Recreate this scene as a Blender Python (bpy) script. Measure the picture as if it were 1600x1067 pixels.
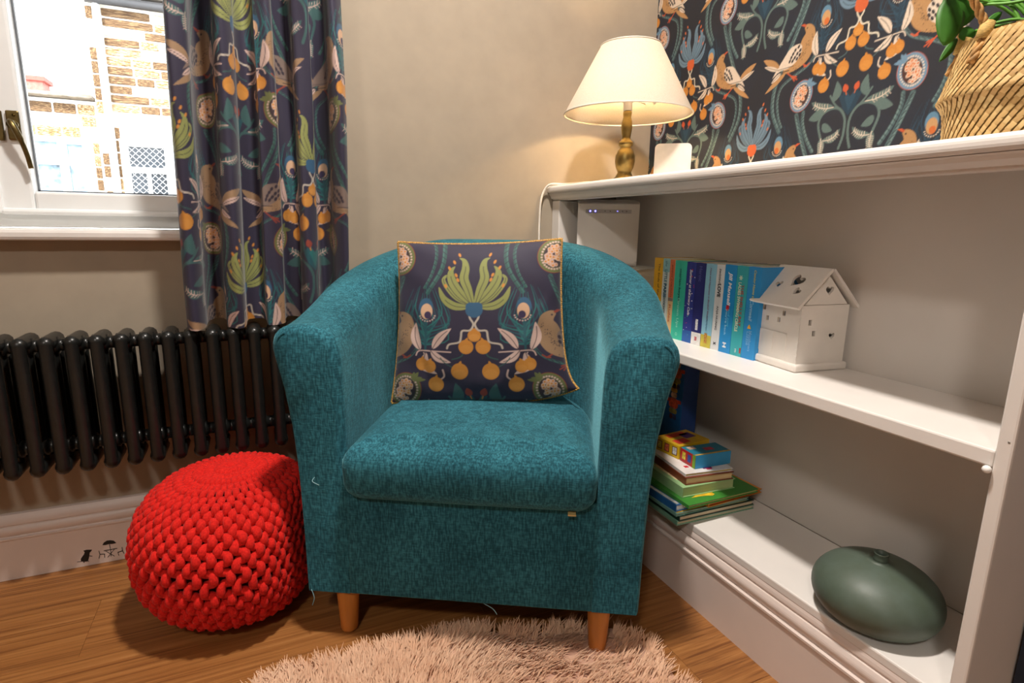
import bpy, bmesh, math, random
import numpy as np
from mathutils import Vector, Matrix, geometry
random.seed(7); rng = np.random.default_rng(7)
sc = bpy.context.scene
for o in list(bpy.data.objects): bpy.data.objects.remove(o)
C = sc.collection
# ------------------------------------------------------------------ camera, world, lights
H0 = 0.843; F = 885.0
R = np.array([[0.91257, -0.06758, 0.4033], [-0.40861, -0.18917, 0.89289], [0.01595, -0.97962, -0.20025]])
cam_d = bpy.data.cameras.new('camera'); cam_d.sensor_width = 36; cam_d.lens = F / 1600 * 36; cam_d.clip_start = 0.02
cam = bpy.data.objects.new('camera', cam_d); C.objects.link(cam)
rm = Matrix(((R[0, 0], -R[0, 1], -R[0, 2], 0), (R[1, 0], -R[1, 1], -R[1, 2], 0), (R[2, 0], -R[2, 1], -R[2, 2], H0), (0, 0, 0, 1)))
cam.matrix_world = rm
sc.camera = cam
world = bpy.data.worlds.new('sky'); sc.world = world; world.use_nodes = True
wb = world.node_tree.nodes['Background']; wb.inputs[0].default_value = (0.90, 0.95, 1.0, 1); wb.inputs[1].default_value = 6.5
sun_d = bpy.data.lights.new('sun', 'SUN'); sun_d.energy = 7.0; sun_d.angle = 0.05; sun_d.color = (1, .95, .86)
sun = bpy.data.objects.new('sun', sun_d); C.objects.link(sun); sun.rotation_euler = Vector((0.35, 1.0, -0.9)).to_track_quat('-Z', 'Y').to_euler()
def lamp_light(name, kind, loc, power, col, size=.1, rot=(0, 0, 0)):
    d = bpy.data.lights.new(name, kind); d.energy = power; d.color = col
    if kind == 'AREA': d.shape = 'DISK'; d.size = size
    else: d.shadow_soft_size = size
    o = bpy.data.objects.new(name, d); C.objects.link(o); o.location = loc; o.rotation_euler = rot
    return o
lamp_light('ceiling_light', 'AREA', (0.30, 0.68, 2.38), 42, (1.0, .92, .84), .15)
lamp_light('ceiling_light', 'AREA', (-0.9, -0.9, 2.38), 24, (1.0, .92, .84), .3)
vs = sc.view_settings
vs.view_transform = 'Standard'; vs.look = 'None'; vs.gamma = 1; vs.use_curve_mapping = False; vs.exposure = 0.12

# ------------------------------------------------------------------ pixel helpers
def ray(p): return R @ np.array([p[0] - 800, p[1] - 533.5, F])
def onx(p, x): r = ray(p); return r * (x / r[0]) + np.array([0, 0, H0])
def ony(p, y): r = ray(p); return r * (y / r[1]) + np.array([0, 0, H0])
def onz(p, z): r = ray(p); return r * ((z - H0) / r[2]) + np.array([0, 0, H0])

# ------------------------------------------------------------------ materials
def lin(c):
    if isinstance(c, str): c = tuple(int(c[i:i + 2], 16) / 255 for i in (1, 3, 5))
    return tuple((x / 12.92 if x <= .04045 else ((x + .055) / 1.055) ** 2.4) for x in c[:3])
def nodes(name):
    m = bpy.data.materials.new(name); m.use_nodes = True
    nt = m.node_tree; b = nt.nodes['Principled BSDF']
    return m, nt, b
def L(nt, a, b): nt.links.new(a, b)
def coords(nt, scale=(1, 1, 1), rnd=False):
    tc = nt.nodes.new('ShaderNodeTexCoord'); mp = nt.nodes.new('ShaderNodeMapping')
    mp.inputs['Scale'].default_value = scale
    L(nt, tc.outputs['Object'], mp.inputs['Vector'])
    if rnd:
        oi = nt.nodes.new('ShaderNodeObjectInfo'); mu = nt.nodes.new('ShaderNodeMath'); mu.operation = 'MULTIPLY'; mu.inputs[1].default_value = 37.0
        cb = nt.nodes.new('ShaderNodeCombineXYZ'); L(nt, oi.outputs['Random'], mu.inputs[0])
        for i in range(3): L(nt, mu.outputs[0], cb.inputs[i])
        L(nt, cb.outputs[0], mp.inputs['Location'])
    return mp.outputs[0]
def noise(nt, vec, scale, detail=3, rough=.55):
    n = nt.nodes.new('ShaderNodeTexNoise'); n.inputs['Scale'].default_value = scale; n.inputs['Detail'].default_value = detail
    n.inputs['Roughness'].default_value = rough; L(nt, vec, n.inputs['Vector']); return n.outputs['Fac']
def ramp(nt, fac, stops):
    r = nt.nodes.new('ShaderNodeValToRGB'); el = r.color_ramp.elements
    while len(el) < len(stops): el.new(.5)
    for e, (p, c) in zip(el, stops): e.position = p; e.color = (*lin(c), 1)
    L(nt, fac, r.inputs[0]); return r.outputs[0]
def bump(nt, b, fac, strength, dist=.002):
    n = nt.nodes.new('ShaderNodeBump'); n.inputs['Strength'].default_value = strength; n.inputs['Distance'].default_value = dist
    L(nt, fac, n.inputs['Height']); L(nt, n.outputs[0], b.inputs['Normal'])
def shade(c, k):
    c = c if not isinstance(c, str) else tuple(int(c[i:i + 2], 16) / 255 for i in (1, 3, 5))
    return tuple(max(0, min(1, x * k)) for x in c)
_mc = {}
def pm(col, rough=.5, metal=0.0, var=.06, vs=14, bp=0.0, bs=150, spec=.5, rnd=False, scale=(1, 1, 1)):
    key = (col, rough, metal, var, vs, bp, bs, spec, rnd, scale)
    if key in _mc: return _mc[key]
    m, nt, b = nodes('paint'); v = coords(nt, scale, rnd)
    n = noise(nt, v, vs); L(nt, ramp(nt, n, [(.3, shade(col, 1 - var)), (.7, shade(col, 1 + var))]), b.inputs['Base Color'])
    b.inputs['Roughness'].default_value = rough; b.inputs['Metallic'].default_value = metal; b.inputs['Specular IOR Level'].default_value = spec
    if bp: bump(nt, b, noise(nt, v, bs, 2), bp)
    _mc[key] = m; return m
def attr_mat(name, rough=.8, bp=.15, bs=900, sheen=0.0):
    m, nt, b = nodes(name); a = nt.nodes.new('ShaderNodeAttribute'); a.attribute_name = 'print'
    v = coords(nt); n = noise(nt, v, bs, 2)
    mx = nt.nodes.new('ShaderNodeMix'); mx.data_type = 'RGBA'; mx.blend_type = 'MULTIPLY'; mx.inputs[0].default_value = .18
    L(nt, a.outputs['Color'], mx.inputs[6]); L(nt, ramp(nt, n, [(.3, '#b8b8b8'), (.7, '#ffffff')]), mx.inputs[7]); L(nt, mx.outputs[2], b.inputs['Base Color'])
    b.inputs['Roughness'].default_value = rough; b.inputs['Sheen Weight'].default_value = sheen
    bump(nt, b, n, bp, .001); return m

# ------------------------------------------------------------------ object helpers
WM = {}
def reg(o, parent, loc, rotz=0, mat=None):
    C.objects.link(o)
    M = mat if mat is not None else Matrix.Translation(loc) @ Matrix.Rotation(rotz, 4, 'Z')
    o.matrix_basis = M
    if parent is not None: o.parent = parent; WM[o] = WM[parent] @ M
    else: WM[o] = M.copy()
    return o
def thing(name, label, cat, loc=(0, 0, 0), rotz=0, group=None, mat=None):
    o = bpy.data.objects.new(name, None); o.empty_display_size = .05; reg(o, None, Vector(loc), rotz, mat); tag(o, label, cat, group); return o
def tag(o, label=None, cat=None, group=None, kind=None):
    if label: o['label'] = label
    if cat: o['category'] = cat
    if group: o['group'] = group
    if kind: o['kind'] = kind
    return o
def mesh_obj(name, v, f, mat, parent=None, smooth=False, loc=None, world=False, rotz=0, M=None, cols=None):
    me = bpy.data.meshes.new(name)
    if world and parent is not None:
        inv = WM[parent].inverted(); v = [inv @ Vector(p) for p in v]
    me.from_pydata([tuple(p) for p in v], [], f)
    return me_obj(name, me, mat, parent, smooth, loc, rotz, M)
def me_obj(name, me, mat, parent=None, smooth=False, loc=None, rotz=0, M=None):
    if mat is not None:
        for m in (mat if isinstance(mat, (list, tuple)) else [mat]): me.materials.append(m)
    if smooth: me.polygons.foreach_set('use_smooth', [True] * len(me.polygons))
    me.update()
    o = bpy.data.objects.new(name, me); reg(o, parent, Vector(loc or (0, 0, 0)), rotz, M); return o
def bm_obj(name, bm, mat, parent=None, smooth=False, loc=None, rotz=0, M=None, world=False):
    if world and parent is not None: bm.transform(WM[parent].inverted())
    me = bpy.data.meshes.new(name); bm.to_mesh(me); bm.free()
    return me_obj(name, me, mat, parent, smooth, loc, rotz, M)
def box(bm, x0, x1, y0, y1, z0, z1, bev=0.0, seg=2, M=None):
    r = bmesh.ops.create_cube(bm, size=1.0); vv = r['verts']
    for v in vv: v.co = Vector((x0 + (v.co.x + .5) * (x1 - x0), y0 + (v.co.y + .5) * (y1 - y0), z0 + (v.co.z + .5) * (z1 - z0)))
    if bev:
        es = list({e for v in vv for e in v.link_edges})
        rr = bmesh.ops.bevel(bm, geom=es, offset=bev, segments=seg, affect='EDGES', profile=.5)
        vv = list({v for f in rr['faces'] for v in f.verts} | {v for v in vv if v.is_valid})
    if M is not None: bmesh.ops.transform(bm, matrix=M, verts=[v for v in vv if v.is_valid])
    return vv
def boxo(name, x0, x1, y0, y1, z0, z1, mat, parent=None, bev=0.0, seg=2, world=False, M=None, loc=None, rotz=0):
    bm = bmesh.new(); box(bm, x0, x1, y0, y1, z0, z1, bev, seg)
    return bm_obj(name, bm, mat, parent, False, world=world, M=M, loc=loc, rotz=rotz)
def lathe(bm, prof, n=32, M=None, close=False):
    rings = []
    for (r, z) in prof:
        if r < 1e-6: rings.append([bm.verts.new((0, 0, z))])
        else: rings.append([bm.verts.new((r * math.cos(2 * math.pi * i / n), r * math.sin(2 * math.pi * i / n), z)) for i in range(n)])
    for a, b in zip(rings[:-1], rings[1:]):
        for i in range(n):
            j = (i + 1) % n
            if len(a) == 1 and len(b) == 1: continue
            if len(a) == 1: bm.faces.new((a[0], b[j], b[i]))
            elif len(b) == 1: bm.faces.new((a[i], a[j], b[0]))
            else: bm.faces.new((a[i], a[j], b[j], b[i]))
    vv = [v for r in rings for v in r]
    if M is not None: bmesh.ops.transform(bm, matrix=M, verts=vv)
    return vv
def tube(bm, pts, rad, n=8, closed=False, caps=True):
    pts = [Vector(p) for p in pts]; N = len(pts); rings = []
    t0 = (pts[1] - pts[0]).normalized(); up = Vector((0, 0, 1)) if abs(t0.z) < .9 else Vector((1, 0, 0))
    nrm = (up - t0 * up.dot(t0)).normalized()
    for i, p in enumerate(pts):
        a = pts[(i - 1) % N] if (closed or i > 0) else p; b = pts[(i + 1) % N] if (closed or i < N - 1) else p
        t = (b - a).normalized(); nrm = (nrm - t * nrm.dot(t)); nrm = nrm.normalized() if nrm.length > 1e-6 else t.orthogonal().normalized(); bi = t.cross(nrm)
        r = rad[i] if isinstance(rad, (list, tuple)) else rad
        rings.append([bm.verts.new(p + (nrm * math.cos(2 * math.pi * k / n) + bi * math.sin(2 * math.pi * k / n)) * r) for k in range(n)])
    for i in range(N if closed else N - 1):
        a, b = rings[i], rings[(i + 1) % N]
        for k in range(n): bm.faces.new((a[k], a[(k + 1) % n], b[(k + 1) % n], b[k]))
    if caps and not closed: bm.faces.new(rings[0][::-1]); bm.faces.new(rings[-1])
def tube_o(name, pts, rad, mat, parent=None, n=8, world=False, smooth=True, closed=False):
    bm = bmesh.new(); tube(bm, pts, rad, n, closed); return bm_obj(name, bm, mat, parent, smooth, world=world)
def plate(bm, outline, holes, t, M=None):
    """flat plate in local XY, thickness t along +Z, with holes"""
    loops = [outline] + list(holes); vs3 = [[Vector((x, y, 0)) for x, y in lp] for lp in loops]
    tris = geometry.tessellate_polygon(vs3); flat = [p for lp in loops for p in lp]
    bot = [bm.verts.new((x, y, 0)) for x, y in flat]; top = [bm.verts.new((x, y, t)) for x, y in flat]
    for a, b, c in tris:
        try: bm.faces.new((top[a], top[b], top[c])); bm.faces.new((bot[c], bot[b], bot[a]))
        except ValueError: pass
    k = 0
    for lp in loops:
        m = len(lp)
        for i in range(m):
            a, b = k + i, k + (i + 1) % m
            bm.faces.new((bot[a], bot[b], top[b], top[a]))
        k += m
    bmesh.ops.recalc_face_normals(bm, faces=bm.faces[:])
    if M is not None: bmesh.ops.transform(bm, matrix=M, verts=bot + top)
def frameM(o, ex, ey, ez):
    ex, ey, ez = Vector(ex).normalized(), Vector(ey).normalized(), Vector(ez).normalized()
    return Matrix(((ex.x, ey.x, ez.x, o[0]), (ex.y, ey.y, ez.y, o[1]), (ex.z, ey.z, ez.z, o[2]), (0, 0, 0, 1)))
def text(name, s, mat, parent, center, ex, ey, length, height, bold=0.0, shear=0.0):
    """flat lettering: centred at center, reading along ex, fitted into length x height (parent-local)"""
    cu = bpy.data.curves.new(name, 'FONT'); cu.body = s; cu.extrude = 0.0; cu.offset = bold; cu.shear = shear; cu.resolution_u = 3
    o = bpy.data.objects.new(name, cu); C.objects.link(o)
    me = bpy.data.meshes.new_from_object(o.evaluated_get(bpy.context.evaluated_depsgraph_get()))
    bpy.data.objects.remove(o); bpy.data.curves.remove(cu)
    co = np.empty(len(me.vertices) * 3); me.vertices.foreach_get('co', co); co = co.reshape(-1, 3)
    mn, mxx = co.min(0), co.max(0); sx = length / max(1e-6, mxx[0] - mn[0]); sy = height / max(1e-6, mxx[1] - mn[1])
    ex = np.array(Vector(ex).normalized()); ey = np.array(Vector(ey).normalized())
    c0 = (mn + mxx) / 2; q = np.array(center) + ((co[:, :1] - c0[0]) * sx) * ex + ((co[:, 1:2] - c0[1]) * sy) * ey
    me.vertices.foreach_set('co', q.ravel()); me.materials.clear()
    return me_obj(name, me, mat, parent)
def copy_tree(o, parent=None):
    c = o.copy(); C.objects.link(c); c.parent = parent
    for ch in list(o.children): copy_tree(ch, c)
    return c
def struct(o): o['kind'] = 'structure'; return o

# ------------------------------------------------------------------ printed design (wallpaper / curtain / cushion)
TW, TH, RES = 0.526, 0.536, 0.0009
NX, NY = int(round(TW / RES)), int(round(TH / RES))
def mapA(x, y): q = onx((1170 + x / 4.268, y / 4.268), 1.21); return (-(q[1] - .9047), q[2] - 1.318)
def mapB(x, y): q = onx((1010 + x / 3.952, y / 3.952), 1.21); return (-(q[1] - 1.1689), q[2] - 1.0487)
class Canvas:
    def __init__(s, bg): s.a = np.empty((NY, NX, 3)); s.a[:] = bg
    def blend(s, maskf, x0, x1, y0, y1, col, al=1.0):
        for (ox, oy) in ((0, 0), (TW / 2, TH / 2)):
            for mir in (1, -1):
                a, b = (x0, x1) if mir == 1 else (-x1, -x0)
                i0, i1 = int(math.floor((a + ox) / RES)) - 1, int(math.ceil((b + ox) / RES)) + 1
                j0, j1 = int(math.floor((y0 + oy) / RES)) - 1, int(math.ceil((y1 + oy) / RES)) + 1
                ii = np.arange(i0, i1 + 1); jj = np.arange(j0, j1 + 1)
                X, Y = np.meshgrid((ii * RES - ox) * mir, jj * RES - oy)
                m = (np.clip(maskf(X, Y), 0, 1) * al)[..., None]
                ix = np.ix_(jj % NY, ii % NX)
                s.a[ix] = s.a[ix] * (1 - m) + np.array(lin(col)) * m
    def ell(s, c, rx, ry, col, ang=0, al=1.0, ring=None):
        ca, sa = math.cos(ang), math.sin(ang); rr = max(rx, ry)
        def f(X, Y):
            dx, dy = X - c[0], Y - c[1]; u = (dx * ca + dy * sa) / rx; v = (-dx * sa + dy * ca) / ry
            d = (np.sqrt(u * u + v * v) - 1) * min(rx, ry)
            if ring: d = np.abs(d) - ring
            return .5 - d / RES
        s.blend(f, c[0] - rr - .004, c[0] + rr + .004, c[1] - rr - .004, c[1] + rr + .004, col, al)
    def line(s, pts, w, col, al=1.0, taper=False):
        P = np.array(pts); n = len(P)
        def f(X, Y):
            best = np.full(X.shape, 9.0)
            for i in range(n - 1):
                a, b = P[i], P[i + 1]; d = b - a; t = np.clip(((X - a[0]) * d[0] + (Y - a[1]) * d[1]) / max(1e-12, d @ d), 0, 1)
                q = np.hypot(X - a[0] - t * d[0], Y - a[1] - t * d[1])
                ww = w * (1 - .75 * (i + t) / (n - 1)) if taper else w
                best = np.minimum(best, q - ww / 2)
            return .5 - best / RES
        s.blend(f, P[:, 0].min() - w, P[:, 0].max() + w, P[:, 1].min() - w, P[:, 1].max() + w, col, al)
    def poly(s, pts, col, al=1.0):
        P = np.array(pts)
        def f(X, Y):
            tot = 0
            for ox in (-.25, .25):
                for oy in (-.25, .25):
                    x, y = X + ox * RES, Y + oy * RES; ins = np.zeros(X.shape, bool)
                    for i in range(len(P)):
                        a, b = P[i], P[i - 1]
                        if a[1] == b[1]: continue
                        cnd = ((a[1] > y) != (b[1] > y)) & (x < (b[0] - a[0]) * (y - a[1]) / (b[1] - a[1]) + a[0]); ins ^= cnd
                    tot = tot + ins
            return tot / 4.0
        s.blend(f, P[:, 0].min(), P[:, 0].max(), P[:, 1].min(), P[:, 1].max(), col, al)
    def leaf(s, a, b, w, col, bend=0.0, vein=None, vw=.0012):
        a, b = np.array(a), np.array(b); d = b - a; l = np.hypot(*d); n = np.array([-d[1], d[0]]) / l
        t = np.linspace(0, 1, 13); cen = [a + d * x + n * (bend * l * math.sin(math.pi * x)) for x in t]
        hw = [w / 2 * math.sin(math.pi * x ** .8) ** .8 if 0 < x < 1 else 0 for x in t]
        s.poly([c + n * h for c, h in zip(cen, hw)] + [c - n * h for c, h in zip(cen, hw)][::-1], col)
        if vein: s.line(cen[:-2], vw, vein)
def smooth(pts, k=4):
    P = [np.array(p) for p in pts]; out = []
    for i in range(len(P) - 1):
        p0, p1, p2, p3 = P[max(i - 1, 0)], P[i], P[i + 1], P[min(i + 2, len(P) - 1)]
        for j in range(k):
            t = j / k
            out.append(.5 * ((2 * p1) + (-p0 + p2) * t + (2 * p0 - 5 * p1 + 4 * p2 - p3) * t * t + (-p0 + 3 * p1 - 3 * p2 + p3) * t ** 3))
    return out + [P[-1]]
def draw_design(p):
    cv = Canvas(lin(p['bg'])); A = lambda *q: [mapA(*x) for x in q]; B = lambda *q: [mapB(*x) for x in q]; S = .00040
    r = random.Random(3)
    for i in range(9):   # broad darker / bluer clouding of the ground
        cv.ell((r.uniform(-.2, .2), r.uniform(-.25, .25)), .05, .05, p['bg2'], 0, .15)
    # branches
    for pts, w in ((A((425, -60), (405, 0), (350, 150), (290, 300), (200, 520), (165, 640), (160, 760), (200, 880)), .0105),
                   (A((365, 750), (358, 820), (380, 920), (420, 1010)), .009), (A((440, 370), (390, 440), (280, 525), (215, 590), (190, 680), (195, 780), (215, 850)), .007)):
        w *= p['bw']; pp = smooth(pts); cv.line(pp, w, p['branch']); cv.line([(x + .002, y) for x, y in pp], w * .3, p['branch2'])
        for q in pp[1:-1]: cv.line([(q[0] - .004, q[1] - .003), (q[0] + .004, q[1] + .004)], .0013, p['bg'])
    # peacock feather
    base = mapA(480, 370); eye = mapA(518, 110)
    for k in range(26):
        a = -1.25 + 2.5 * k / 25; ln = .075 + .012 * math.cos(a * 2) + r.uniform(-.008, .01)
        st = np.array(base) + (np.array(eye) - np.array(base)) * (.15 + .5 * (k % 5) / 5)
        d1 = np.array([math.sin(a), math.cos(a)])
        mid = st + d1 * ln * .5 + np.array([math.sin(a) * .012, 0]); en = st + np.array([math.sin(a) * .03, ln])
        cv.line(smooth([st, mid, en]), .0032, p['feather'] if k % 2 else p['feather2'], .9, True)
    cv.line([base, eye], .004, p['feather2'])
    cv.ell(mapA(518, 92), .0125, .018, p['eye1']); cv.ell(mapA(518, 118), .0105, .0155, p['eye2']); cv.ell(mapA(521, 140), .0062, .0075, p['eye3'])
    for k in range(9):
        a = math.pi * (1.05 + .9 * k / 8); e = mapA(519, 140); cv.ell((e[0] + .0135 * math.cos(a), e[1] + .0125 * math.sin(a)), .0014, .0014, p['cream'])
    # bird
    body = A((375, 190), (383, 167), (408, 158), (436, 172), (446, 215), (440, 285), (415, 362), (372, 422), (310, 468), (250, 492), (228, 478), (290, 405), (330, 330), (362, 255), (382, 222))
    cv.poly([tuple(x) for x in smooth(body + body[:1], 3)], p['bird'])
    for k in range(120):
        t = r.random(); q = mapA(300 + 125 * t + r.uniform(-8, 12), 468 - 240 * t + r.uniform(-14, 22) + 10); cv.ell(q, .0007, .0009, p['spot'], 0, .9) if k % 2 else None
    wing = A((338, 292), (356, 305), (350, 350), (320, 408), (262, 458), (212, 476), (172, 512), (158, 526), (188, 470), (232, 398), (282, 322))
    cv.poly([tuple(x) for x in smooth(wing + wing[:1], 3)], p['wing'])
    for (x, y) in ((335, 312), (345, 335), (312, 335), (325, 358), (340, 365), (298, 360), (308, 385), (322, 392), (285, 385), (293, 408), (275, 410)): cv.ell(mapA(x, y), .0028, .0045, p['spot'], -.5)
    for (a, b) in (((200, 470), (300, 440)), ((190, 492), (270, 470)), ((170, 515), (240, 490))): cv.line(A(a, b), .0013, p['spot'])
    cv.leaf(mapA(248, 486), mapA(108, 630), .013, p['bird']); cv.leaf(mapA(205, 452), mapA(100, 405), .017, p['bird'])
    cv.leaf(mapA(200, 472), mapA(106, 450), .010, p['cream'], 0, p['spot']); cv.leaf(mapA(215, 490), mapA(150, 560), .010, p['cream'], 0, p['spot'])
    cv.poly(A((350, 170), (372, 160), (388, 168), (380, 182)), p['beak']); cv.ell(mapA(392, 187), .0018, .0018, p['spot'])
    for pts in (A((258, 488), (285, 510), (318, 512)), A((285, 510), (305, 540)), A((285, 510), (322, 530)), A((365, 430), (385, 440), (405, 420)), A((385, 440), (370, 445))): cv.line(pts, .0028, p['beak'])
    # pomegranate
    c = mapA(350, 642); an = -.30
    cv.ell(c, .030, .0365, p['beak'], an); cv.ell(c, .0287, .0351, p['pom'], an); cv.ell(c, .030, .0365, p['spot'], an, .6, .0006)
    for k in range(30):
        a = 2 * math.pi * k / 30; x, y = .0222 * math.cos(a), .0282 * math.sin(a)
        cv.ell((c[0] + x * math.cos(an) - y * math.sin(an), c[1] + x * math.sin(an) + y * math.cos(an)), .0019, .0019, p['cream'])
    cv.ell(c, .0195, .0255, p['pomin'], an)
    for k in range(60):
        a = r.uniform(0, 6.28); d = math.sqrt(r.random()); x, y = .0145 * d * math.cos(a), .0225 * d * math.sin(a)
        q = (c[0] + x * math.cos(an) - y * math.sin(an) - .002, c[1] + x * math.sin(an) + y * math.cos(an)); cv.ell(q, .0034, .0038, p['cream'] if k % 3 else p['seed2']); cv.ell(q, .0019, .0021, p['seed'])
    for t in ((440, 545), (428, 515), (408, 520), (455, 555)): cv.leaf(mapA(395, 572), mapA(*t), .008, p['pom'])
    # fruit sprigs
    stem = smooth(A((600, 345), (520, 362), (452, 378), (432, 412))); cv.line(stem, .0024, p['cream'])
    cv.line(smooth(A((470, 385), (485, 420), (480, 440))), .002, p['cream']); cv.line(smooth(A((545, 470), (545, 510), (520, 540))), .003, p['cream'])
    for a, b, w, be in (((455, 375), (458, 205), .017, .1), ((515, 350), (625, 188), .016, .08), ((505, 362), (592, 412), .014, -.12), ((480, 380), (515, 505), .020, -.28)):
        cv.leaf(mapA(*a), mapA(*b), w, p['cream'], be, p['spot'])
    cv.line(smooth(A((668, 300), (650, 355), (600, 390))), .0022, p['branch']); cv.line(smooth(A((600, 445), (560, 420), (545, 395))), .0018, p['branch'])
    for (x, y, rx, ry) in ((742, 197, 28, 32), (680, 288, 32, 38), (625, 458, 37, 44), (452, 460, 27, 34), (487, 464, 27, 34), (498, 572, 34, 41)):
        q = mapA(x, y) if x != 742 else (0, mapA(742, 197)[1]); cv.ell(q, rx * S, ry * S * .93, p['orange']); cv.ell((q[0], q[1] - ry * S * .25), rx * S * .8, ry * S * .5, p['orange2'], 0, .35); cv.leaf((q[0], q[1] + ry * S * .7), (q[0] + .003, q[1] + ry * S * 1.2), .005, p['orange'])
    # ribbons below the flower heart
    rb = smooth(A((728, 40), (726, 90), (738, 125), (715, 172), (676, 188), (664, 232), (650, 268), (600, 296), (586, 325))); cv.line(rb, .0034, p['ribbon'])
    # tulip and scroll
    cv.poly(A((592, 618), (640, 640), (655, 600), (672, 640), (735, 590), (715, 700), (662, 768), (620, 705)), p['feather2']); cv.poly(A((640, 650), (660, 620), (680, 650), (662, 740)), p['feather'])
    cv.line(A((652, 630), (645, 590)), .0022, p['seed']); cv.leaf(mapA(650, 612), mapA(642, 560), .013, p['beak'])
    sp = smooth(A((596, 990), (628, 900), (640, 790), (605, 726), (545, 728), (490, 768), (464, 835), (478, 925))); cv.line(sp, .0056, p['scroll'])
    cv.line(smooth(A((600, 722), (570, 690), (545, 640))), .004, p['scroll'])
    for a, b, w, be, v in (((565, 715), (420, 685), .022, .12, p['cream']), ((495, 735), (400, 802), .022, .1, None), ((560, 685), (592, 540), .020, -.15, None), ((480, 925), (468, 1040), .018, .05, p['cream']), ((490, 940), (610, 858), .018, -.18, p['cream']), ((490, 830), (555, 872), .018, -.1, None)):
        cv.leaf(mapA(*a), mapA(*b), w, p['scroll'], be, v, .0018)
        if v:
            A0, B0 = np.array(mapA(*a)), np.array(mapA(*b)); d = B0 - A0; n_ = np.array([-d[1], d[0]]) / np.hypot(*d)
            for k in range(2, 8):
                q = A0 + d * k / 9 + n_ * be * np.hypot(*d) * math.sin(math.pi * k / 9)
                for sg in (1, -1): cv.line([q, q + d * .07 + n_ * sg * w * .36], .0012, v)
    # flower
    FL = lambda *q: [((645 - x) * .000275 * p['fs'], (452 - y) * .000350) for x, y in q]
    for pts, w in ((FL((612, 432), (545, 398), (492, 340), (466, 290), (486, 266), (500, 280)), .0075), (FL((606, 446), (530, 438), (470, 396), (440, 330)), .0150), (FL((622, 425), (560, 362), (518, 300), (508, 246), (532, 214)), .0160), (FL((638, 430), (612, 352), (586, 285), (594, 226), (584, 182), (556, 166)), .0155)):
        pp = smooth(pts, 6); n = len(pp); lft, rgt = [], []
        for i, q in enumerate(pp):
            d = np.array(pp[min(i + 1, n - 1)]) - np.array(pp[max(i - 1, 0)]); nn = np.array([-d[1], d[0]]) / np.hypot(*d); hw = w / 2 * math.sin(math.pi * min(1, (i + .6) / n) ** .72) ** .9
            lft.append(q + nn * hw); rgt.append(q - nn * hw)
        cv.line(lft, .0016, p['bg']); cv.line(rgt, .0016, p['bg']); cv.poly(lft + rgt[::-1], p['petal']); cv.line(pp[1:n * 2 // 3], .0013, p['petal2'])
    for q in FL((540, 265), (550, 292), (480, 325), (528, 190), (556, 148), (500, 224)): cv.ell(q, .0022, .0042, p['seed'], -.4)
    cv.ell((0, -.0035), .0145, .0145, p['heart']); cv.ell((.006, .003), .0085, .0085, p['heart'])
    return cv.a
WALLP = dict(bg='#23242c', bg2='#1f2a3c', branch='#4d6566', branch2='#6f8784', feather='#27475a', feather2='#1f3a4b', eye1='#5f87a0', eye2='#c99a66', eye3='#d06c2e', cream='#e0cdb8', bird='#b88a58', spot='#2b2428',
             beak='#c9572f', pom='#6f8fa6', pomin='#4a2a20', seed='#cf6a35', seed2='#e9b48c', orange='#cc8432', orange2='#dd9a48', ribbon='#dcd2bc', scroll='#5d716c', petal='#6d8799', petal2='#3c4c58', heart='#d1602f', fs=1.0, bw=1.0, wing='#e0cdb8')
FABRIC = dict(bg='#29243c', bg2='#231e36', branch='#2c5450', branch2='#3f6b66', feather='#1a6a6a', feather2='#184f5a', eye1='#2d5878', eye2='#cfa888', eye3='#33264a', cream='#c8aca2', bird='#96785a', spot='#2a2030', wing='#7c6a62',
              beak='#8d3a2c', pom='#646a3c', pomin='#3a2a30', seed='#c98436', seed2='#dcb898', orange='#c48330', orange2='#d2964a', ribbon='#b9afa2', scroll='#345a5a', petal='#8a9052', petal2='#4c4a3c', heart='#2c587a', fs=1.08, bw=.75)
TILE_W = draw_design(WALLP); TILE_F = draw_design(FABRIC)
def sample(T, u, v):
    x = (u / RES) % NX; y = (v / RES) % NY; i = np.floor(x).astype(int); j = np.floor(y).astype(int); fx = (x - i)[..., None]; fy = (y - j)[..., None]
    i1, j1, i, j = (i + 1) % NX, (j + 1) % NY, i % NX, j % NY
    return (T[j, i] * (1 - fx) + T[j, i1] * fx) * (1 - fy) + (T[j1, i] * (1 - fx) + T[j1, i1] * fx) * fy
def grid_mesh(name, P, cols=None, close=False):
    """P: (m,n,3) array of points"""
    m, n = P.shape[:2]; idx = np.arange(m * n).reshape(m, n)
    q = np.stack([idx[:-1, :-1], idx[:-1, 1:], idx[1:, 1:], idx[1:, :-1]], -1).reshape(-1, 4)
    me = bpy.data.meshes.new(name); me.vertices.add(m * n); me.vertices.foreach_set('co', P.reshape(-1).astype(np.float32))
    me.loops.add(q.size); me.loops.foreach_set('vertex_index', q.reshape(-1).astype(np.int32))
    me.polygons.add(len(q)); me.polygons.foreach_set('loop_start', np.arange(0, q.size, 4, dtype=np.int32)); me.polygons.foreach_set('loop_total', np.full(len(q), 4, np.int32))
    me.update(calc_edges=True)
    if cols is not None:
        a = me.attributes.new('print', 'FLOAT_COLOR', 'POINT'); c4 = np.ones((m * n, 4), np.float32); c4[:, :3] = cols.reshape(-1, 3); a.data.foreach_set('color', c4.ravel())
    return me

# ------------------------------------------------------------------ room
WY, PX = 1.602, 1.21
XL, YF, ZC = -2.4, -2.4, 2.4
taupe = pm('#aa9d8b', .85, var=.02, bp=.04, bs=60)
white = pm('#e6e0da', .45, var=.015, vs=6)
gloss = pm('#e9e4df', .35, var=.015, vs=6)
upvc = pm('#f3f7f8', .3, var=.01)
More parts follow.
